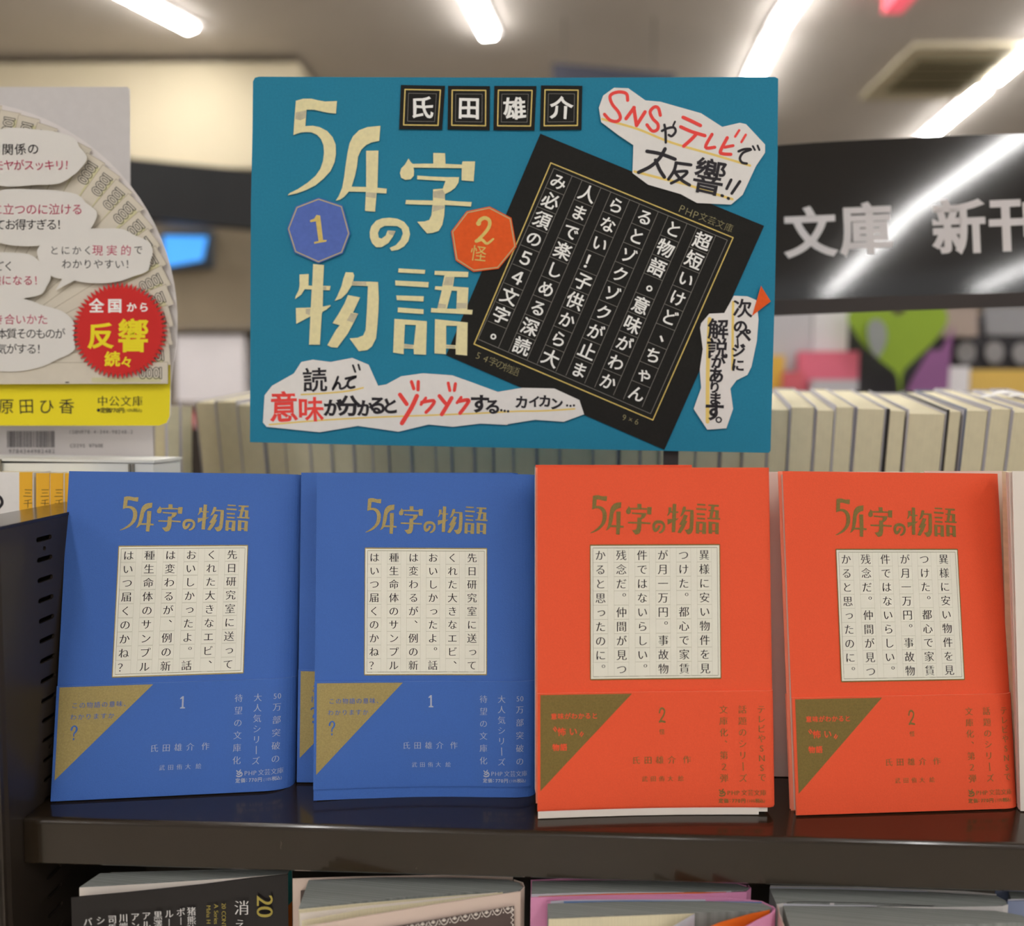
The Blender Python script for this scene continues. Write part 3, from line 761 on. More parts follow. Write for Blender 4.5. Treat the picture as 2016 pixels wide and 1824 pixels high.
# copies standing behind
S2b = Cover((585, 1541), (1010, 1545), (593, 931), (1020, 931), T=.009, z=SHELF+.0005, hgt=.147)
tb = paperback(S2b, 'blue', 'second blue copy showing only its left margin between the two blue books', full=False)
I = Ink(); I.g('こ', 78, 706, 27); I.g('わ', 74, 740, 27); I.g('？', 90, 790, 66); I.build('triangle_print', S2b, .0009, M['bluec'], tb)
S2c = Cover((617, 1569), (1054, 1562), (627, 934), (1050, 929), T=.006, r=.003, u0=.9, hgt=.1478)
def plain_book(S, label, m, pm='pagew', group=None):
    t = thing('paperback', label, 'book', (S.BL+S.BR)/2, group)
    V, Fc, fm = cover_mesh(S, 0, 1, 0, .0003); obj('cover', V, Fc, m, t, mats=[M['edge']], fm=fm)
    P = [S.uv(.012, .004, -.0008), S.uv(.95, .004, -.0008), S.uv(.95, .992, -.0008), S.uv(.012, .992, -.0008)]
    v, f = hexa(P+[p-S.N*(S.T-.0014) for p in P]); obj('page_block', v, f, M[pm], t); return t

paperback(S2c, 'blue', 'third blue copy hidden behind the front copy beside the first orange book', full=False, band=False) if False else None
# orange copy behind the left orange one, and the pale books behind the right one

t = thing('paperback', 'second orange copy showing only a thin line above the left orange book', 'book', S3.BL)
P = [S3.TL.lerp(S3.TR, k)+S3.N*(-S3.T-.0012) for k in (.0, .685)]; dn = (S3.BL-S3.TL).normalized(); up_ = -dn*.0012
for nm, o0, o1, ins in (('cover', 0, .0004, 0), ('page_block', .0005, .005, .0008)):
    v, f = hexa([P[0]+dn*.145-S3.N*o0, P[1]+dn*.145-S3.N*o0, P[1]+up_+dn*ins-S3.N*o0, P[0]+up_+dn*ins-S3.N*o0, P[0]+dn*.145-S3.N*o1, P[1]+dn*.145-S3.N*o1, P[1]+up_+dn*ins-S3.N*o1, P[0]+up_+dn*ins-S3.N*o1])
    obj(nm, v, f, M['orangec'] if nm == 'cover' else M['pagew'], t)
def slab(name, label, cat, pts_px, z, dz, m, edge=None, parent=None):
    """upright sheet or block whose level top edge is seen at these picture points"""
    P = [on_z(x, y, z) for x, y in pts_px]
    V = P+[p-Vector((0, 0, dz)) for p in P]; n = len(P)
    Fc = [tuple(range(n)), tuple(reversed(range(n, 2*n)))]+[(i, (i+1) % n, n+(i+1) % n, n+i) for i in range(n)]
    return obj(name, V, Fc, m, parent)
def upbox(name, q, Y0, Y1, m, parent, zb=None, xb=None):
    """block standing between depths Y0, Y1; q = x0, ytop, x1, ybottom in the picture at its front"""
    x0, yt, x1, yb = q
    P = [on_y(x0, yb, Y0), on_y(x1, yb, Y0), on_y(x1, yt, Y0), on_y(x0, yt, Y0)]
    if zb is not None:
        P[0].z = zb; P[1].z = zb
        P[0].x = P[3].x; P[1].x = P[2].x
        if xb: P[0].x = on_y(xb[0], 1600, Y0).x; P[1].x = on_y(xb[1], 1600, Y0).x
    v, f = hexa(P+[p+Vector((0, Y1-Y0, 0)) for p in P]); return obj(name, v, f, m, parent)
ZS = SHELF+.0005
t = thing('paperback', 'jacketless copy with a pinkish white front showing between the two orange books', 'book', on_y(1545, 1590, .355))
upbox('cover', (1505, 930, 1800, 1582), .353, .3545, M['pinkpage'], t, ZS); upbox('page_block', (1507, 933, 1790, 1582), .3548, .366, M['pagew'], t, ZS)
t = thing('paperback', 'pale copy behind the right orange book, its pinkish sheets fanned at the right', 'book', on_y(1900, 1590, .345))
for k in range(6):
    upbox('sheet', (1820, 928+k*.6, 1984-k*3.2, 1582), .3555+k*.0012, .3559+k*.0012, M['pinkpage'], t, ZS, (1830, 2016-k*4))
upbox('page_block', (1822, 932, 1962, 1582), .363, .368, M['pagew'], t, ZS, (1830, 1990))
t = thing('paperback', 'cream copy cut off by the picture edge, right of the orange books', 'book', on_y(2060, 1600, .335))
upbox('cover', (1993, 928, 2440, 1607), .327, .3274, M['pagew'], t, ZS, (2009, 2440))
for k in range(3): upbox('sheet', (1986-k*2.5, 930, 2438, 1607), .3282+k*.001, .3286+k*.001, M['pinkpage'], t, ZS, (2006-k*1.5, 2440))
upbox('page_block', (1994, 931, 2436, 1607), .3318, .3395, M['pages'], t, ZS, (2006, 2436))

# ================================================================== books on the lower shelf
ZL = 1.1475
def top_block(parent, name, px, m, dz=.15, z=ZL): return slab(name, 0, 0, px, z, dz, m, parent=parent)
def leaf(parent, name, line, m, th=.0004, dz=.15, z=ZL, zoff=0):
    """thin upright sheet whose top edge follows the picture points"""
    P = [on_z(x, y, z+zoff) for x, y in line]; n = len(P); Q = []
    for i in range(n):
        d = P[min(i+1, n-1)]-P[max(i-1, 0)]; d.z = 0; d.normalize(); Q.append(P[i]+Vector((-d.y, d.x, 0))*th)
    V = P+Q+[p-Vector((0, 0, dz)) for p in P]+[p-Vector((0, 0, dz)) for p in Q]; Fc = []
    for i in range(n-1):
        Fc += [(i, i+1, n+i+1, n+i), (2*n+i, 2*n+i+1, i+1, i), (n+i, n+i+1, 3*n+i+1, 3*n+i), (2*n+i+1, 2*n+i, 3*n+i, 3*n+i+1)]
    Fc += [(0, n, 3*n, 2*n), (n-1, 2*n-1, 4*n-1, 3*n-1)]
    return obj(name, V, Fc, m, parent)
t = thing('paperback', 'black covered book with white and gold lettering under the shelf, lower left', 'book', on_z(350, 1760, ZL-.15))
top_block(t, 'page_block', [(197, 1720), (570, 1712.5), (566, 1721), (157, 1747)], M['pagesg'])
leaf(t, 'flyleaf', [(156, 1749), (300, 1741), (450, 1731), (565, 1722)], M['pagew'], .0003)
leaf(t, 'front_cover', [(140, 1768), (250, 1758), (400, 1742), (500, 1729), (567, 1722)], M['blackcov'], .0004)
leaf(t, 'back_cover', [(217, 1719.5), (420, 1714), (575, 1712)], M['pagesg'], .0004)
a0, a1 = on_z(566.5, 1722, ZL-.0003), on_z(575, 1713, ZL-.0003)
for nm, z0_, z1_, m_ in (('teal_spine', 0, .0145, 'tealsp'), ('orange_spine', .0145, .15, 'orsp')):
    P = [a0-ez*z1_, a1-ez*z1_, a1-ez*z0_, a0-ez*z0_]; v, f = hexa(P+[p+Vector((-.0006, .0004, 0)) for p in P]); obj(nm, v, f, M[m_], t)
# its lettering, on the front cover's plane
pa, pb = on_z(140, 1768, ZL), on_z(567, 1722, ZL)
nn = (pb-pa).cross(Vector((0, 0, 1)))
q1, q2, q3 = on_z(250, 1758, ZL), on_z(500, 1729, ZL), 0
PC = Plane(q2.lerp(q1, .5)+Vector((0, -.0012, 0)), (q2-q1).cross(Vector((0, 0, 1))))
I = Ink()
def vrot(t, x, y, size, k=1.0, sty='min'):   # lettering turned on its side, reading downwards
    for ch in t:
        _, (a, b) = glyph(ch) if ch != ' ' else (0, (0, .3))
        w = (b-a)*size
        if ch != ' ': I.g(ch, x, y+w/2, size, sty, rot=math.pi/2)
        y += w+size*.05
for tx, x, y in [('猪熊弦', 377, 1795), ('ポール', 356, 1797), ('ルーシ', 333, 1800), ('黒澤明', 311, 1803), ('アルフ', 288, 1804), ('アンリ', 266, 1806), ('川端康', 243, 1808), ('司馬遼', 221, 1811), ('シャガ', 198, 1813), ('バーナ', 173, 1816)]:
    for j, ch in enumerate(tx): I.g(ch, x, y+j*17.5, 18, 'minb', rot=math.pi/2 if ch == 'ー' else -.03)
I.g('消', 476, 1788, 31, 'min'); I.g('え', 473, 1822, 26, 'min'); I.g('た', 471, 1850, 26, 'min')
I.build('white_lettering', PC, .0002, M['wtx'], t)
I = Ink(); vrot('20', 523, 1764, 46, sty='minb'); vrot('20 CONTACTS', 441, 1779, 12, sty='min'); vrot('A Series', 426, 1781, 12); vrot('Maha H', 411, 1784, 12)
I.build('gold_lettering', PC, .0002, M['goldtx'], t)

t = thing('paperback', 'book with beige cover and dark ornamental frame, thick wavy pages, under the shelf', 'book', on_z(800, 1760, ZL-.15))
leaf(t, 'back_cover', [(576, 1731), (700, 1727), (900, 1723), (1010, 1727)], M['beigecov'], .0004)
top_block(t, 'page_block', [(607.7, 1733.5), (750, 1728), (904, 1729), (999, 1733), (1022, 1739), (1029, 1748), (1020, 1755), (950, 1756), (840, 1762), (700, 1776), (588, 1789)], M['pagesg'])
leaf(t, 'loose_page', [(588, 1792), (700, 1781), (840, 1769), (960, 1760)], M['pages'], .0003)
leaf(t, 'loose_page', [(590, 1800), (720, 1785), (840, 1773), (980, 1758)], M['pagew'], .0003)
leaf(t, 'loose_page', [(594, 1814), (720, 1791), (860, 1775), (990, 1758)], M['pages'], .0003)
leaf(t, 'front_cover', [(600, 1826), (700, 1808), (820, 1788), (930, 1770), (1025, 1756), (1033, 1747), (1030, 1738), (1012, 1732)], M['beigecov'], .0004)
q1, q2 = on_z(820, 1788, ZL), on_z(1010, 1758, ZL)
PB = Plane(q1.lerp(q2, .5)+Vector((0, -.0010, 0)), (q2-q1).cross(Vector((0, 0, 1))))
I = Ink(); I.poly([(700, 1838), (780, 1824), (1012, 1784), (1014, 1880), (700, 1900)]); I.build('ornament_panel', PB, .0002, M['ornd'], t)
I = Ink()
for k in range(11):
    x = 790+k*21; y = 1829-k*3.85
    I.stroke([(x-9, y-2), (x-5, y+5), (x, y+8), (x+6, y+4), (x+9, y-4)], 1.6); I.dot(x, y, 2.2, 8); I.dot(x-9, y+7, 1.4, 6)
    I.stroke([(x-4, y+1), (x, y-4), (x+4, y)], 1.3)
for k in range(4): I.dot(1010, 1792+k*10, 1.8, 8); I.stroke([(1006, 1788+k*10), (1011, 1792+k*10), (1006, 1797+k*10)], 1.3)
I.build('ornament_lace', PB, .0003, M['pagew'], t)
P = [on_z(576, 1731, ZL)+Vector((.0004, -.0003, 0)), on_z(606, 1731, ZL)]
I = Ink(); PBk = Plane(on_z(590, 1731, ZL)+Vector((0, -.0008, 0)), (0, -1, 0)); I.poly([(592, 1754), (604, 1752), (596, 1790), (591, 1790)]); I.build('corner_ornament', PBk, .0001, M['ornd'], t)

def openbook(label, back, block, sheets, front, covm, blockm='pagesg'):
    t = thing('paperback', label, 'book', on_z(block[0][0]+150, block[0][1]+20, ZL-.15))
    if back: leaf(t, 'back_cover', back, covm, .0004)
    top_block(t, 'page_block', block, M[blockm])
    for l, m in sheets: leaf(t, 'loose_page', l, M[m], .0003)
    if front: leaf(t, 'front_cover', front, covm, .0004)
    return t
openbook('pink book at the back of the pair under the left orange book',
         [(1045, 1734), (1150, 1729), (1300, 1731), (1430, 1736), (1470, 1745)],
         [(1047.7, 1735.5), (1200, 1734), (1345, 1736.5), (1451, 1741), (1475, 1749), (1465, 1753), (1380, 1757), (1200, 1757), (1046, 1759)],
         [([(1046, 1762), (1150, 1759), (1300, 1757.5), (1440, 1756)], 'greyend'), ([(1060, 1766.5), (1200, 1761), (1430, 1757.5)], 'orend')],
         [(1045, 1768), (1200, 1763.5), (1380, 1761), (1470, 1757), (1479, 1749), (1474, 1743)], M['pinkcov'])
openbook('pink book with orange endpaper, front one of the pair under the left orange book',
         [(1075, 1776), (1180, 1767), (1300, 1765), (1420, 1768), (1500, 1776), (1522, 1787)],
         [(1078, 1780), (1200, 1776), (1389, 1775), (1500, 1779), (1519, 1787), (1510, 1793), (1361, 1798), (1200, 1803), (1079, 1808)],
         [([(1076, 1775.5), (1150, 1773), (1389, 1772.5)], 'greyend'), ([(1110, 1776), (1250, 1774.2), (1500, 1777)], 'blueend'), ([(1080, 1811), (1200, 1806), (1368, 1800)], 'pages'),
          ([(1318, 1830), (1345, 1814), (1368, 1800.5)], 'greyend'), ([(1368, 1838), (1420, 1817), (1480, 1800), (1516, 1793)], 'orend')],
         [(1450, 1836), (1490, 1814), (1518, 1800), (1527, 1790), (1521, 1784)], M['pinkcov'])
openbook('thick grey paged book behind another at the lower right',
         [(1517, 1745), (1700, 1748), (1900, 1756), (1962, 1762)],
         [(1515, 1750), (1650, 1752), (1825, 1757), (1961, 1764), (1980, 1774), (1983, 1782), (1935, 1785), (1750, 1786), (1640, 1778), (1528, 1779)],
         [([(1516, 1747.5), (1650, 1749.5), (1825, 1755.5)], 'greyend')],
         [(1700, 1786.5), (1850, 1788), (1975, 1786), (1985, 1782)], M['greycard'])
openbook('thick grey paged book in front at the lower right, pages fanned',
         [(1530, 1782), (1560, 1777), (1700, 1779), (1840, 1785)],
         [(1542, 1784), (1700, 1785), (1850, 1790), (1960, 1794), (2012, 1803), (2030, 1816), (1884, 1821), (1700, 1826), (1556, 1828)],
         [([(1543, 1781), (1650, 1783.5), (1842, 1785.5)], 'greyend'), ([(1545, 1830), (1534, 1800), (1531, 1783)][::-1], 'beigecov')],
         None, M['greycard'])
openbook('grey book with blue grey cover cut off at the lower right corner',
         [(1960, 1750), (2060, 1752), (2200, 1756)],
         [(1986, 1756), (2080, 1757), (2200, 1760), (2200, 1774), (2080, 1771), (1990, 1770)],
         [([(1985, 1772), (2060, 1770), (2200, 1772)], 'greyend')],
         [(1984, 1776), (2060, 1773), (2200, 1775)], M['coverblue'])

# ================================================================== page edges of the far side: the row of paperbacks
PSI = math.radians(11.85)
rv = Vector((math.cos(PSI), -math.sin(PSI), 0)); nh = Vector((math.sin(PSI), math.cos(PSI), 0))
TILT = math.radians(8)
nv = (nh*math.cos(TILT)+Vector((0, 0, math.sin(TILT)))).normalized()      # away and up: the far shelf is tilted
uv_ = (Vector((0, 0, math.cos(TILT)))-nh*math.sin(TILT)).normalized()
d0 = ray(1750, 803); fw = R3 @ Vector((0, 0, -1))
O = CAM+d0*(.435/d0.dot(fw))
def rowco(px, py):
    """row coordinate of the fore edge seen at this picture point"""
    d = ray(px, py); n = nv
    # fore-edge plane holds rv and uv_
    k = (O-CAM).dot(n)/d.dot(n); p = CAM+d*k-O
    return p.dot(rv), p.dot(uv_)
BX = [392, 432, 474, 521, 560, 610, 651, 694, 730, 763, 807, 855, 887, 931, 968, 1008, 1054, 1099, 1165, 1215, 1256, 1295, 1330, 1367, 1415, 1459, 1509, 1550, 1599, 1637, 1676, 1734, 1777, 1853, 1889, 1936, 1980, 2030, 2075, 2120]
def ordi(n): return ['', 'first', 'second', 'third', 'fourth', 'fifth', 'sixth', 'seventh', 'eighth', 'ninth', 'tenth', 'eleventh', 'twelfth', 'thirteenth', 'fourteenth', 'fifteenth', 'sixteenth', 'seventeenth', 'eighteenth', 'nineteenth', 'twentieth', 'twenty-first', 'twenty-second', 'twenty-third', 'twenty-fourth', 'twenty-fifth', 'twenty-sixth'][n]
rnd = random.Random(5)
for i in range(len(BX)-1):
    a_, _ = rowco(BX[i], 900); b_, _ = rowco(BX[i+1], 900)
    if BX[i+1] <= 1530: lab = 'cream fore edge of paperback below the teal poster, %s from the row\'s left end' % ordi(i+1)
    elif BX[i] < 1530: lab = 'cream fore edge of paperback crossing the poster\'s lower right corner'
    else: lab = 'cream fore edge of paperback right of the poster, %s from the poster' % ordi(i-26)
    hh = rnd.uniform(-.0012, .0012); dd = rnd.uniform(-.0006, .0012)
    if i in (32,): hh -= .003
    base = O+rv*a_+nv*dd-uv_*.150
    t = thing('paperback', lab, 'book', base, 'fore edges of paperbacks on the far side')
    Wd = b_-a_; lean = rnd.uniform(-.0015, -.0002)
    def bk(x0, x1, d0_, d1_, h0, h1):
        P = [base+rv*x+uv_*h+nv*d_+rv*(lean*h/.15*-1) for d_ in (d0_, d1_) for x, h in ((x0, h0), (x1, h0), (x1, h1), (x0, h1))]
        return hexa(P)
    top = .150+hh
    cm = M['lilac']; cm2 = M['lilac']
    if i in (31, 33): cm = M['coverdark']
    if i in (9, 14, 19, 34): cm = M['coverblue']
    ct = .0005 if i not in (31, 33) else .0016
    g = .00035
    v, f = bk(ct+g, Wd-ct-g, .0006, .104, .001, top-.0012); obj('page_block', v, f, M['pages'], t)
    v, f = merge([bk(.0002, ct, 0, .105, 0, top)]); obj('front_cover', v, f, cm, t)
    v, f = merge([bk(Wd-.0005, Wd-.0001, 0, .105, 0, top)]); obj('back_cover', v, f, cm2, t)
    v, f = bk(.0002, Wd-.0001, .1048, .1054, 0, top); obj('spine', v, f, cm, t)
t = thing('far_bookshelf', 'tilted brown shelf of the island\'s other side carrying the page edge row', 'bookshelf', O-uv_*.17)
v, f = hexa([O+rv*x+uv_*h+nv*d_ for d_ in (-.01, .16) for x, h in ((-.62, -.154), (.35, -.154), (.35, -.1505), (-.62, -.1505))]); obj('shelf_board', v, f, M['brownm'], t)
v, f = hexa([O+rv*x+uv_*h+nv*d_ for d_ in (-.012, -.01) for x, h in ((-.62, -.45), (.35, -.45), (.35, -.13), (-.62, -.13))]); obj('rear_panel', v, f, M['brownm'], t)
# small torn paper slips on top of the books at the right
for (x, y), s_, wh in (((1950, 783), .006, 'leftmost'), ((1978, 776), .008, 'middle'), ((2005, 781), .006, 'rightmost')):
    p = CAM+ray(x, y)*((O+uv_*.0015-CAM).dot(uv_)/ray(x, y).dot(uv_))
    V = [p+rv*(s_*a_)+nv*(s_*b_)+uv_*c_ for a_, b_, c_ in ((-1, -.5, 0), (.2, -.8, .0012), (1, 0, .0003), (.1, .7, .0018), (-.8, .4, .0004))]
    V += [q+uv_*.0003 for q in V]
    tag(obj('paper_slip', V, [(0, 1, 2, 3, 4), (9, 8, 7, 6, 5)]+[(i, (i+1) % 5, 5+(i+1) % 5, 5+i) for i in range(5)], M['paper'], loc=p), 'torn white paper slip on the page tops by the right edge, %s of three' % wh, 'paper', 'torn slips on the page tops')

# ================================================================== black hanging title sign (right)
o_ = CAM+ray(1750, 450)*(.475/ray(1750, 450).dot(fw))
PS = Plane(o_, nh)
def lerp2(x, xa, ya, xb, yb): return ya+(yb-ya)*(x-xa)/(xb-xa)
t = thing('title_sign', 'glossy black sign board with large white lettering above the page edge row', 'sign', PS(1750, 610))
topx = [(1430, 294), (1535, 286), (1600, 281), (1700, 275.5), (1800, 270.5), (1900, 266.5), (2000, 264), (2150, 260), (2330, 256)]
sheet('acrylic_panel', [topx+[(2330, 565), (2016, 577), (1750, 584.5), (1527, 592), (1430, 595)]], PS, -.004, 0, M['gloss'], t)
sheet('bottom_rail', [[(1430, 594), (1527, 591), (1750, 583.5), (2016, 575.5), (2330, 564), (2330, 592), (2016, 604), (1750, 613), (1527, 622), (1430, 625)]], PS, -.012, .004, M['rail'], t)
for ch, x, y, s_, sx_ in (('文', 1595, 457, 103, 1.0), ('庫', 1705, 450, 107, .98), ('新', 1888, 446, 112, .95), ('刊', 2005, 440, 112, 1.05)):
    I = Ink(); I.g(ch, x, y, s_, 'heavy', sx_, rot=-.045); I.build('sign_character', PS, .0002, M['signwhite'], t)
p = PS(2260, 600)
v, f = hexa([p+rv*a_+nh*b_+Vector((0, 0, c_)) for b_ in (.003, .012) for a_, c_ in ((-.006, -.3), (.006, -.3), (.006, .02), (-.006, .02))]); obj('post', v, f, M['rail'], t)

# where the panel mirrors tube lights behind the viewer: fixtures of the same lines along the ceiling
def mirrored(px, py):
    p = PS(px, py); d = (p-CAM).normalized(); n = PS.n; r = d-n*2*d.dot(n)
    return p+r*((CEIL-.03-p.z)/r.z)
lines = [[(2022, 262), (1792, 422)], [(1783, 430), (1712, 500)], [(1706, 506), (1646, 566)], [(1642, 569), (1622, 583)],
         [(2075, 510), (1996, 538)], [(1990, 541), (1920, 574)]]
for k, (a_, b_) in enumerate(lines):
    A_, B_ = mirrored(*a_), mirrored(*b_)
    print('mirrored', A_, B_)
    ceiling_light(A_, B_, CL+'mirrored in the black sign, %s from its top' % ordi(k+1), .06)

# ================================================================== the teal poster
po = on_y(1000, 520, .388); PP = Plane(po, (0, -1, 0))
t = thing('poster', 'hand made teal paper poster with cut gold letters standing behind the blue and orange books', 'poster', PP(1010, 885))
sheet('board', [[(498, 160), (502, 153), (510, 151), (700, 152), (1100, 153), (1526, 151.5), (1532, 155), (1531, 300), (1526, 560), (1517, 888), (1514, 892), (1300, 888), (1000, 882), (700, 876), (492, 871), (493, 600), (494, 400), (497, 260)]], PP, -.0022, 0, M['teal'], t, edge=M['yline'])
T1 = .0004
for k in ('5', '4', 'ji', 'no', 'mono', 'gatari'):
    for piece in LOGO[k]:
        sheet('gold_letter_piece', piece, PP, 0, T1*1.6, M['gold'], t)
def smudge(*polys):
    for L in polys:
        I = Ink(); I.poly(L); I.build('silver_smudge', PP, T1*1.6+.00004, M['goldgrey'], t)
smudge(c1([(343,305),(422,288),(418,345),(378,362),(340,352)]), c1([(862,890),(934,896),(931,935),(860,925)]), c1([(1355,885),(1424,872),(1442,905),(1440,940),(1356,930)]),
       c1([(1352,988),(1436,988),(1434,1010),(1350,1035)]), c1([(1020,1174),(1076,1177),(1062,1210),(1030,1200)]), c2([(758,203),(860,206),(865,234),(757,230)]),
       c2([(750,435),(802,442),(768,505),(720,490)]), c2([(1445,170),(1505,172),(1496,232),(1428,230)]), c2([(1395,365),(1450,372),(1446,400),(1386,398)]), c2([(1528,360),(1603,362),(1600,402),(1528,402)]),
       c2([(1140,665),(1208,668),(1208,692),(1140,690)]), c2([(1450,674),(1516,676),(1516,693),(1450,690)]), c2([(418,405),(452,402),(448,452),(418,440)]), c2([(545,240),(570,240),(568,264),(545,262)]))
# number badges
b1 = [c1([p])[0] for p in ((512,930),(688,988),(745,1195),(690,1340),(512,1414),(335,1335),(280,1160),(345,995))]
b2 = [(964,406.5),(1007,429),(1017,486),(981.5,529.5),(932,535.6),(897,513),(888,456),(918.6,416)]
def inset(P, k):
    cx = sum(p[0] for p in P)/len(P); cy = sum(p[1] for p in P)/len(P)
    return [(cx+(x-cx)*k, cy+(y-cy)*k) for x, y in P]
for P_, m_, nm in ((b1, 'bluebadge', 'blue_badge'), (b2, 'orange', 'orange_badge')):
    sheet(nm, [P_], PP, .0004, .0011, M[m_], t)
    I = Ink(); I.rectline(inset(P_, .95), 2.2); I.build('badge_border', PP, .00115, M['border'], t)
I = Ink(); I.poly(smooth_loop(c1([(497,1058),(524,1062),(545,1242),(572,1242),(568,1254),(480,1270),(478,1257),(512,1250),(492,1105),(452,1112),(448,1098),(480,1085)]), 1))
I.stroke(c1([(1690,1118),(1700,1095),(1735,1080),(1768,1100),(1765,1145),(1730,1195),(1680,1245)]), 8, w1=6); I.stroke(c1([(1672,1250),(1712,1240),(1750,1268),(1796,1235)]), 7, w1=4); I.dot(*c1([(1688,1120)])[0], 5)
I.g('怪', 942, 499, 33, 'hand', rot=.1)
for q_ in I.split(lambda x, y: 0 if x < 800 else (1 if y < 484 else 2)): q_.build('badge_numeral', PP, .00118, M['goldink'], t)
# author cards
cards = [c1([(1117,102),(1442,108),(1420,432),(1104,428)]), c1([(1464,108),(1772,110),(1770,435),(1460,430)]), [(973.2,169),(1056.2,169.4),(1052.2,257),(971.3,256.4)], c3([(243,105),(547,108),(540,432),(235,435)])]
for P_, ch in zip(cards, '氏田雄介'):
    cx = sum(p[0] for p in P_)/4; cy = sum(p[1] for p in P_)/4
    sheet('author_card', [P_], PP, 0, .0006, M['black'], t)
    I = Ink(); I.rectline(inset(P_, .80), 2.4); I.build('gold_frame', PP, .00065, M['goldink'], t)
    I = Ink(); I.rectline(inset(P_, .63), .8); I.build('thin_frame', PP, .00065, M['greyline'], t)
    I = Ink(); I.g(ch, cx, cy, 46, 'marker'); I.build('card_character', PP, .0007, M['white'], t)
# big tilted black card
TLc, TRc, BRc, BLc = (1063.8,263.2), (1504.4,444.8), (1308,885.7), (878.4,699.6)
sheet('black_card', [[TLc, TRc, BRc, BLc]], PP, 0, .0005, M['black'], t)
I = Ink(); I.rectline([(1084.4,320.8),(1443.3,468.1),(1285.3,827.3),(933.3,677.6)], 2.2); I.build('gold_frame', PP, .00055, M['goldink'], t)
I = Ink(); I.rectline([(1090.5,331.5),(1432,473),(1281,815),(941,668)], 1.0)
e1 = Vector((.9245, .3812)); e2 = Vector((-.3945, .9189)); O2 = Vector((1089.5, 331.5))
for i in range(6):
    for j in range(1, 9):
        p = O2+e1*(i*61.2)+e2*(j*40.9); I.line(p, p+e1*40, .9)
    p = O2+e1*(i*61.2)
    for q in ((0,) if i else ())+(40,): I.line(p+e1*q, p+e1*q+e2*368, .9)
I.build('ruled_cells', PP, .00054, M['greyline'], t)
I = Ink(); ang = math.atan2(.3815, .9256)
for i, c in enumerate(['み必須の5４文字。', '人まで楽しめる深読', 'らない！子供から大', 'るとゾクゾクが止ま', 'と物語。意味がわか', '超短いけど、ちゃん']):
    for j, ch in enumerate(c):
        ch = {'4': '４', '5': '５'}.get(ch, ch); p = O2+e1*(i*61.2+20)+e2*(j*40.9+20.5); s_ = 35
        if ch in '。、': p += e1*13+e2*-6; s_ = 38
        I.g(ch, p.x, p.y, s_*(.92 if ord(ch) < 0x3100 else 1.0), 'handb', rot=ang)
I.build('story_writing', PP, .0006, M['white'], t)
I = Ink(); I.h('PHP', 1343, 1370, 411, 21, 'thin', rot=ang, dy=12); I.h('文芸文庫', 1385, 1435, 427.5, 18, 'thin', rot=ang, dy=21); I.h('54字の物語', 942, 1014, 700, 19, 'thin', rot=ang, dy=31); I.h('9×6', 1229, 1254, 822, 17, 'thin', rot=ang*.7, dy=8)
for q_ in I.split(lambda x, y: 0 if y < 500 else (1 if x < 1100 else 2)): q_.build('gold_caption', PP, .0006, M['goldthin'], t)
# speech papers
W1 = c3([(668,270),(700,180),(780,122),(885,126),(1010,215),(1120,225),(1420,310),(1575,410),(1705,380),(1750,390),(1890,540),(1890,600),(1822,700),(1725,910),(1640,982),(1390,970),(1270,905),(1030,835),(915,750),(922,545),(810,470),(685,375)])
W2 = c2([(103,1240),(115,1040),(170,970),(330,880),(385,795),(470,778),(600,795),(760,765),(880,815),(950,970),(1010,960),(1120,900),(1280,878),(1495,893),(1640,945),(1830,1015),(1990,988)])+c4([(110,985),(340,990),(525,1075),(560,1180),(410,1235),(200,1220),(0,1252)])+c2([(1900,1258),(1700,1248),(1500,1272),(1320,1255),(1100,1308),(800,1265),(520,1312),(130,1272)])
W3 = c4([(1660,308),(1760,312),(1825,340),(1842,480),(1830,640),(1790,830),(1760,890),(1680,930),(1635,990),(1655,1140),(1605,1283),(1465,1293),(1365,1140),(1420,985),(1410,850),(1432,700),(1412,545),(1420,510),(1480,440),(1590,435)])
for P_, nm in ((W1, 'white_cutout'), (W2, 'white_cutout'), (W3, 'white_cutout')): sheet(nm, [P_], PP, .0004, .0010, M['paper'], t)
I = Ink(); k_ = 1/3.7333
I.stroke(c3([(692,352),(950,425),(1200,525),(1500,612),(1780,695)]), 4.6); I.stroke(c3([(930,738),(1130,790),(1300,830),(1450,880),(1650,942)]), 5)
I.stroke(c2([(385,1035),(560,1025),(720,1010),(840,985)]), 3.2); I.stroke(c2([(150,1256),(500,1226),(900,1203),(1300,1188),(1700,1172)])+c4([(60,1158),(250,1155),(490,1140)]), 3.2)
I.stroke(c4([(1655,355),(1652,600),(1650,850)]), 5); I.stroke(c4([(1482,478),(1470,800),(1467,1235)]), 7.5)
for q_ in I.split(lambda x, y: (0 if y < 300 or (x > 1240 and y < 345 and y < 300) else 1) if (x > 1150 and y < 430) else ((2 if x > 1425 else 3) if x > 1300 else (4 if y < 780 else 5))): q_.build('yellow_underline', PP, .00104, M['yline'], t)
R_ = Ink(); B_ = Ink()
def S3_(ink, cf, L, w): ink.stroke(cf(L), w*k_)
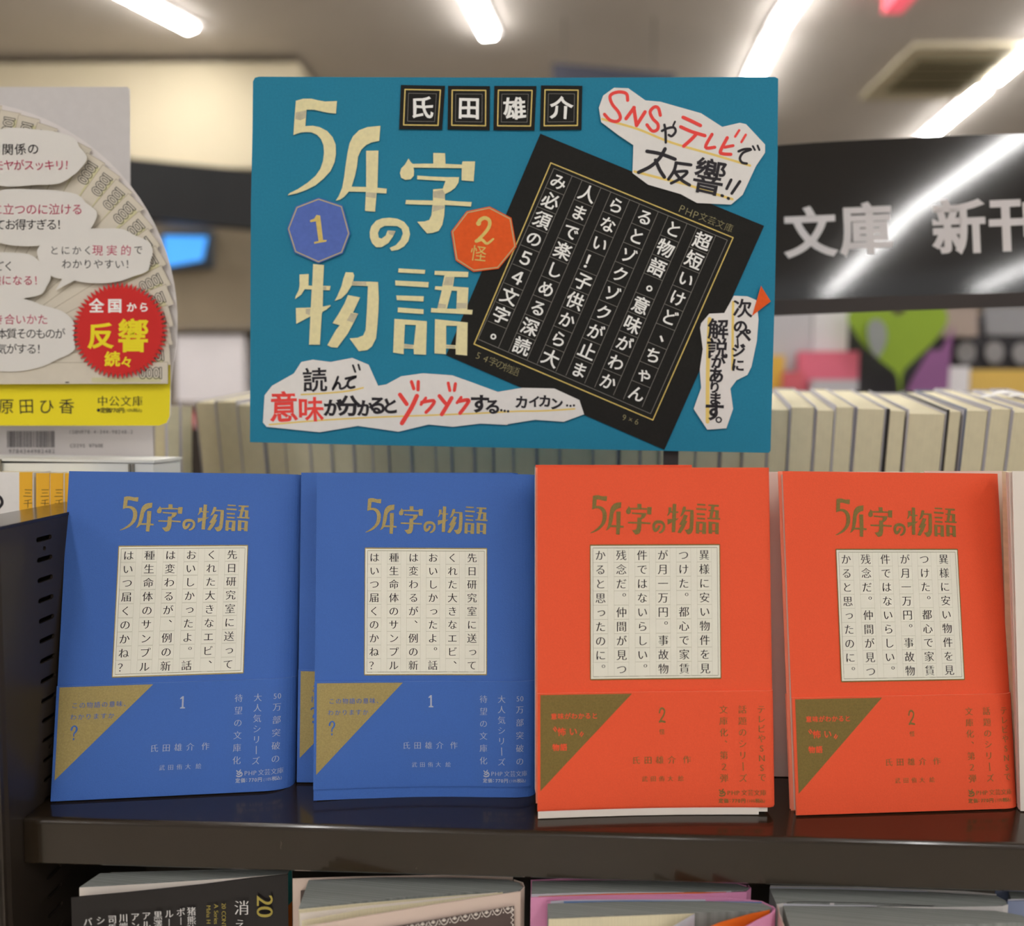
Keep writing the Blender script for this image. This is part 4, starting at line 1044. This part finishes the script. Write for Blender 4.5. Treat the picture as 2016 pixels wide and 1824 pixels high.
for L, w in [([(880,215),(872,168),(825,153),(770,165),(750,192),(768,245),(812,300),(826,345),(800,370),(750,360),(710,318)],24), ([(868,350),(928,268)],26), ([(925,268),(945,400)],26), ([(945,400),(1008,300)],26),
             ([(1120,325),(1105,272),(1075,265),(1045,300),(1065,350),(1102,390),(1098,430),(1060,440),(1022,395)],24), ([(1288,340),(1350,368),(1415,400)],26), ([(1270,410),(1350,445),(1448,475)],26), ([(1385,462),(1350,500),(1292,552)],26),
             ([(1500,465),(1452,560),(1520,560)],24), ([(1612,490),(1562,588),(1580,608),(1638,612)],25), ([(1592,560),(1655,548)],22), ([(1700,435),(1670,482)],18), ([(1748,468),(1716,522)],18)]: S3_(R_, c3, L, w)
for L, w in [([(1132,440),(1175,420),(1220,415),(1232,445),(1205,478),(1182,470)],19), ([(1228,372),(1215,400)],15), ([(1150,395),(1158,440),(1160,525)],19),
             ([(1695,590),(1740,574),(1788,576),(1730,600),(1705,640),(1720,672),(1755,680)],19), ([(1800,552),(1815,580)],15), ([(1835,548),(1848,580)],15),
             ([(1022,590),(1120,608),(1228,648)],27), ([(1155,572),(1115,640),(1050,700),(960,745)],27), ([(1085,655),(1115,725),(1150,780)],27),
             ([(1235,675),(1345,690)],24), ([(1235,682),(1220,735),(1180,795)],24), ([(1222,742),(1318,738),(1275,785),(1200,825)],22), ([(1232,750),(1275,800),(1335,838)],24),
             ([(1640,800),(1608,865)],22), ([(1572,915),(1578,918)],22), ([(1705,812),(1645,900)],22), ([(1618,935),(1622,938)],22)]: S3_(B_, c3, L, w)
B_.g('響', 1396, 348, 64, 'handb', rot=.2, sy=1.15)
B_.g('読', 620, 748, 50, 'handb', rot=-.05)
for L, w in [([(655,905),(640,945),(615,1000),(650,950),(668,962),(672,990),(700,985),(728,958)],17), ([(712,918),(790,902),(738,930),(725,965),(745,985),(775,978)],19), ([(765,820),(782,868)],15), ([(805,815),(815,852)],15)]: S3_(B_, c2, L, w)
R_.g('意', 559, 801, 58, 'marker', rot=-.03, sy=1.1); R_.g('味', 612, 806, 52, 'marker', rot=.0)
B_.g('が', 655, 803, 36, 'bmark'); B_.g('分', 687, 799, 42, 'bmark'); B_.g('か', 719, 804, 34, 'bmark'); B_.g('る', 743, 798, 38, 'bmark'); B_.g('と', 768, 799, 34, 'bmark')
for L, w in [([(1110,1035),(1160,1105)],30), ([(1235,1045),(1195,1130),(1125,1245)],33), ([(1195,940),(1212,992)],25), ([(1245,940),(1243,1000)],25), ([(1300,1060),(1265,1108)],22), ([(1270,1092),(1360,1080),(1340,1125),(1302,1165)],25),
             ([(1400,1045),(1445,1100)],28), ([(1490,1060),(1455,1120),(1418,1180)],30), ([(1465,950),(1477,1005)],23), ([(1518,955),(1510,1005)],23), ([(1560,1055),(1530,1095)],22), ([(1540,1085),(1615,1075),(1592,1120),(1552,1172)],27)]: S3_(R_, c2, L, w)
B_.g('す', 944, 795, 39, 'bmark'); B_.g('る', 970, 801, 32, 'bmark')
for x, y in ((1855,1150),(1880,1155),(1905,1158)): B_.dot(*c2([(x, y)])[0], 2.6)
B_.g('カ', 1027, 792, 27, 'bmark'); B_.g('イ', 1052, 791, 24, 'bmark'); B_.g('カ', 1073, 790, 26, 'bmark'); B_.g('ン', 1096, 795, 26, 'bmark')
for x, y in ((435,1115),(460,1118),(485,1115)): B_.dot(*c4([(x, y)])[0], 2.4)
for ch, x, y, s_ in (('次',1462,607,37),('の',1458,643,28),('ペ',1464,660,30),('ジ',1454,690,27),('に',1453,719,26),('解',1414,648,40),('説',1413,686,40),('が',1414,712,28),('あ',1410,739,30),('り',1407,763,24),('ま',1408,785,26),('す',1406,810,38)):
    B_.g(ch, x, y, s_*1.04, 'bmark' if ord(ch) < 0x3100 else 'marker', rot=.03)
B_.stroke([(1452,668),(1453,684)], 3.6); B_.rectline([(1415+5.2*math.cos(a*.785), 827+5.2*math.sin(a*.785)) for a in range(8)], 2.8)
def region(x, y): return 0 if (x > 1150 and y < 430) else (1 if x > 1300 else 2)
for q_ in R_.split(region): q_.build('red_writing', PP, .0011, M['red'], t)
for q_ in B_.split(region): q_.build('black_writing', PP, .0011, M['ink'], t)
sheet('orange_arrow', [c4([(1860,235),(1932,350),(1795,455)])], PP, .0010, .0014, M['orange'], t)
# strip that holds it up
P = [on_y(1309, 1010, .3912), on_y(1338, 1010, .3912), on_y(1338, 760, .3912), on_y(1309, 760, .3912)]
P[0].z = P[1].z = SHELF
v, f = hexa(P+[p+Vector((0, .0015, 0)) for p in P]); obj('support_strip', v, f, M['coverdark'], t)

# ================================================================== the banknote fan sign (left)
po = on_y(150, 600, .402); FP = Plane(po, (0, -1, 0))
t = thing('fan_sign', 'die cut card sign with fanned beige banknotes and speech bubbles over a yellow band', 'sign', FP(150, 840))
BK = Plane(on_y(150, 300, .436), (0, -1, 0))
tb = thing('grey_card', 'plain grey card standing behind the banknote fan', 'card', BK(60, 1000))
obj_ = sheet('sheet', [[(-260, 172), (-120, 171), (120, 171), (250, 171), (256, 176), (258, 700), (262, 1000), (-260, 1000)]], BK, -.001, 0, M['greycard'], tb)
FC = (-87.5, 634.4); FR = 437.3
arc = [(FC[0]+FR*math.cos(a), FC[1]-FR*math.sin(a)) for a in [math.radians(d) for d in range(-10, 106, 4)]]
sheet('card', [arc+[(-240, 260), (-240, 838), (316, 839), (330, 833), (336, 818), (337, 760), (342, 712)]], FP, -.0006, 0, M['whitecard'], t)
Bn = [[(-240, 757), (-240, 838.5), (314, 838.5), (328, 833), (334, 820), (335.5, 757), (331, 756)], [(331, 757), (331.5, 718), (335, 717), (335.6, 757)]]
I = Ink()
for b in Bn: I.poly(b)
I.build('yellow_band', FP, .00006, M['yellow'], t)
# fanned notes, lowest on top
cor = [(20/4.56, 160+240/4.56-4), (190/4.56, 160+290/4.56), (355/4.56, 160+345/4.56), (520/4.56, 160+430/4.56), (665/4.56, 160+520/4.56), (180, 294), (207.2, 322.3), (236.8, 348.6), (261, 379.3), (282.9, 410), (301.5, 447.3), (315.8, 483.5), (327.9, 519.6), (336.2, 560.7), (342, 598.7), (342, 641.3), (339.7, 678.2), (336.2, 718.5), (330.5, 755.3)]
piv = Vector((-55, 757)); layer = .0001
for k, c in enumerate([(-40, 205)]+cor):
    c = Vector(c); d = (c-piv).normalized(); up = Vector((d.y, -d.x))          # 'up' side of the note
    wid = 42
    a = c; b = c+up*wid; q = [a, b, b-d*520, a-d*520]
    off = .0002+k*.0002
    sheet('banknote', [[tuple(p) for p in q]], FP, off-.00016, off, M['note'], t)
    # number, reading towards the middle, lower part tinted
    I = Ink(); T_ = Ink()
    sz = 30; ang = math.atan2(d.y, d.x)+math.pi      # upside down along the note
    adv = 0.0
    for ch in '1000':
        (lp, (x0_, x1_)) = glyph(ch); w_ = (x1_-x0_)*sz*.92
        ctr = c-d*(13+adv+w_/2)+up*20
        lo = shift(lp, .03, .03); cx_ = (x0_+x1_)/2
        ca, sa = math.cos(ang), math.sin(ang)
        def tf(l): return [(ctr.x+((p[0]-cx_)*sz*.92)*ca-(-(p[1]-.36)*sz)*sa, ctr.y+((p[0]-cx_)*sz*.92)*sa+(-(p[1]-.36)*sz)*ca) for p in l]
        for l in lo:
            I.rectline(tf(l), 1.35)
        adv += w_+1.2
    q = [c-d*14+up*3, c-d*14+up*12, c-d*150+up*12, c-d*150+up*3]
    T_.poly([tuple(p) for p in q]); T_.build('note_tint', FP, off+.00002, M['notelite'], t)
    I.build('note_number', FP, off+.00004, M['ink'], t)
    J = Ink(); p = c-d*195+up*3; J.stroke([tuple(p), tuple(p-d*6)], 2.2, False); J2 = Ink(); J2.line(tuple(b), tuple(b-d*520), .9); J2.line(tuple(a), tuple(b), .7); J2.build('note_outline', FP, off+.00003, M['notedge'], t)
    J.build('note_mark', FP, off+.00004, M['ink'], t)
top0 = .0002+20*.0002
def cloud(cx, cy, rx, ry, seed, tail=None, n=36):
    r = random.Random(seed); L = []
    for i in range(n):
        a = 6.2832*i/n; k = 1+.028*math.sin(a*7+seed)+.012*math.sin(a*11+seed*2)
        L.append((cx+rx*k*math.copysign(abs(math.cos(a))**.85, math.cos(a)), cy+ry*k*math.copysign(abs(math.sin(a))**.92, math.sin(a))))
    L = smooth_loop(L, 2)
    return L
cl = [('a', cloud(45, 310, 122, 57, 1), 1), ('b', cloud(62, 428, 126, 56, 2), 2), ('d', cloud(-2, 545, 102, 49, 3), 2), ('c', cloud(188, 503, 113, 54, 4), 3), ('e', cloud(-2, 660, 152, 71, 5), 3)]
for nm, L, ly in cl:
    sheet('speech_bubble', [L], FP, top0, top0+.0003+ly*.0001, M['bubble'], t)
sheet('bubble_tail', [[(125, 545), (109, 572), (150, 551)]], FP, top0, top0+.0005, M['bubble'], t)
Z = top0+.00066
K = Ink(); Pk = Ink()
K.h('関係の', 15, 65, 294, 24, 'hand', dy=-1); Pk.h('モヤがスッキリ！', -3, 137, 325, 22, 'hand')
Pk.h('に立つのに泣ける', -6, 152, 412, 23, 'hand'); K.h('てお得すぎる！', 0, 122, 442, 23, 'hand')
K.h('とにかく', 107, 173, 493, 19, 'hand'); Pk.h('現実的', 192, 248, 493, 22, 'hand'); K.h('で', 272, 272, 492, 19, 'hand'); K.h('わかりやすい！', 131, 256, 520, 20, 'hand')
K.h('ごく', -3, 17, 524, 21, 'hand'); Pk.h('験になる！', -8, 76, 552, 21, 'hand')
Pk.h('き合いかた', -3, 84, 629, 22, 'hand'); K.h('本質そのものが', 4, 118, 657, 22, 'hand'); K.h('気がする！', 3, 82, 687, 22, 'hand')
def bub(x, y): return 0 if y < 368 else (1 if y < 462 else (3 if (x > 92 and y < 560) else (2 if y < 590 else 4)))
for q_ in K.split(bub): q_.build('bubble_writing', FP, Z, M['ink'], t)
for q_ in Pk.split(bub): q_.build('bubble_writing', FP, Z, M['pink'], t)
spk = []
for i in range(62):
    a = 6.2832*i/62
    spk += [(236+95*math.cos(a), 651+96*math.sin(a)), (236+82*math.cos(a+.0507), 651+84*math.sin(a+.0507))]
sheet('red_burst', [spk], FP, top0, top0+.0009, M['burst'], t)
I = Ink(); I.h('全国', 190, 226, 602, 29, 'heavy'); I.h('から', 259, 283, 605, 20, 'heavy'); I.build('burst_lettering', FP, top0+.00095, M['white'], t)
I = Ink(); I.g('反', 198, 661, 53, 'heavy'); I.g('響', 262, 661, 62, 'bold', sy=1.1); I.g('続', 221, 707, 31, 'heavy'); I.g('々', 249, 713, 24, 'heavy'); I.build('burst_lettering', FP, top0+.00095, M['yellow'], t)
I = Ink(); I.h('原田ひ香', 12, 131, 800, 32, 'hand'); I.h('中公文庫', 202, 271, 790, 22, 'min'); I.dot(194, 808, 3.4)
I.h('定価', 203, 213, 808, 11, 'bold'); I.h('770', 220, 231, 808, 10.5, 'bold'); I.g('円', 239, 808, 11, 'bold'); I.h('(10%', 246, 259, 808, 8.5); I.h('税込', 266, 273, 808, 8.5); I.g(')', 278, 808, 8.5)
I.build('band_lettering', FP, .0002, M['ink'], t)
# white back cover with a bar code, standing behind the fan
t = thing('paperback', 'book with white back cover and bar code under the banknote fan', 'book', on_y(100, 940, .45))
WP = Plane(on_y(100, 880, .42), (0, -1, 0))
sheet('back_cover', [[(-260, 800), (300, 800), (303, 990), (-260, 990)]], WP, -.0006, 0, M['whitecard'], t)
v, f = hexa([WP(x, y, o) for o in (-.0007, -.011) for x, y in ((-258, 990), (302, 990), (299, 802), (-258, 802))]); obj('page_block', v, f, M['pages'], t)
I = Ink(); r = random.Random(3); x = 14
while x < 107:
    w_ = r.choice((.7, .7, 1.1, 1.6, 2.2)); I.rect(x, 849, x+w_, 881.5); x += w_+r.choice((.8, .8, 1.2, 1.8))
I.build('bar_code', WP, .0001, M['gbar'], t)
I = Ink(); I.h('9784344982482', 20, 105, 888.5, 11, 'plain', sx=1.1); I.h('ISBN978-4-344-98248-2', 138, 259, 850.5, 10, 'plain', sx=.95); I.h('C0295', 141, 165, 877.5, 10); I.h('¥760E', 178, 201, 877.5, 10)
I.build('cover_lettering', WP, .0001, M['gbar'], t)
# white tray box
t = thing('white_box', 'white plastic tray box in front of the bar code book', 'box', on_y(100, 960, .42))
f0, f1 = .386, .416
def yq(x, y, Y): return on_y(x, y, Y)
P = [yq(-260, 990, f0), yq(302, 990, f0), yq(302, 912, f0), yq(-260, 913, f0)]
Pb = [p+Vector((0, f1-f0, 0)) for p in P]
v, f = hexa(P+Pb); obj('body', v, f, M['box'], t)
z_ = P[2].z
v, f = boxv(P[3].x-.001, P[2].x+.0008, f0-.0008, f1, z_, z_+.0015); obj('lid', v, f, M['box'], t)
for x in (256, 263):
    p = yq(x, 925, f0-.0003); v, f = boxv(p.x-.0005, p.x+.0005, f0-.0012, f0, p.z-.02, z_-.0006); obj('steel_pin', v, f, M['steel'], t)
p = yq(3, 905, f0); v, f = boxv(p.x-.003, p.x+.0008, f0-.002, f0-.0009, z_-.02, z_+.001); obj('steel_clip', v, f, M['steel'], t)
# two cream page blocks with rounded covers right of it
for nm, x0, x1, Y, lab in (('a', 303, 328, .47, 'narrow cream page block right of the bar code book'), ('b', 330, 356, .50, 'cream page block with a white rounded cover beside the dark gap')):
    t = thing('paperback', lab, 'book', on_y((x0+x1)/2, 960, Y))
    upbox('page_block', (x0+1, 800, x1-4, 1000), Y+.0006, Y+.02, M['pages'], t)
    upbox('front_cover', (x0-1, 798, x0+1, 1000), Y, Y+.021, M['lilac'], t)
    P0 = [(x1-4, 786), (x1, 792), (x1+1.5, 810), (x1+5, 1000), (x1-1, 1000), (x1-4, 812)]
    sheet('back_cover', [P0], Plane(on_y(x1, 900, Y), (0, -1, 0)), -.02, 0, M['lilac'], t)
# yellow and white spines on the neighbouring shelf
sp = [(-70, 38, 'paper', 'white front of a book left of the yellow spines'), (38, 63, 'spiney', 'leftmost yellow spine with black lettering behind the upright'),
      (71, 97, 'spiney', 'middle yellow spine with black lettering behind the upright'), (99, 124, 'spiney', 'right yellow spine with black lettering behind the upright'), (128, 146, 'spiney', 'yellow spine half hidden by the leftmost blue book')]
for x0, x1, m_, lab in sp:
    Y = .372; t = thing('paperback', lab, 'book', on_y((x0+x1)/2, 1100, Y), 'books left of the upright')
    yt = 930 if x0 < 60 else 932
    upbox('spine' if m_ == 'spiney' else 'cover', (x0, yt, x1, 1150), Y, Y+.0008, M[m_], t)
    upbox('page_block', (x0+1, yt+2, x1-1, 1150), Y+.0008, Y+.1, M['pages'], t)
    if m_ == 'spiney':
        upbox('white_edge', (x1, yt+1, x1+3, 1150), Y+.0004, Y+.1, M['paper'], t)
        SPp = Plane(on_y(x0, 1000, Y), (0, -1, 0)); I = Ink(); cx = (x0+x1)/2+3
        for j, ch in enumerate('三千円'): I.g(ch, cx+1.5, 971+j*21, 19, 'pen')
        I.build('spine_lettering', SPp, .0001, M['ink'], t)
    else:
        SPp = Plane(on_y(0, 1000, Y), (0, -1, 0)); I = Ink(); I.stroke([(-6, 975), (2, 982), (4, 992), (-4, 1002)], 6); I.build('lettering', SPp, .0001, M['ink'], t)
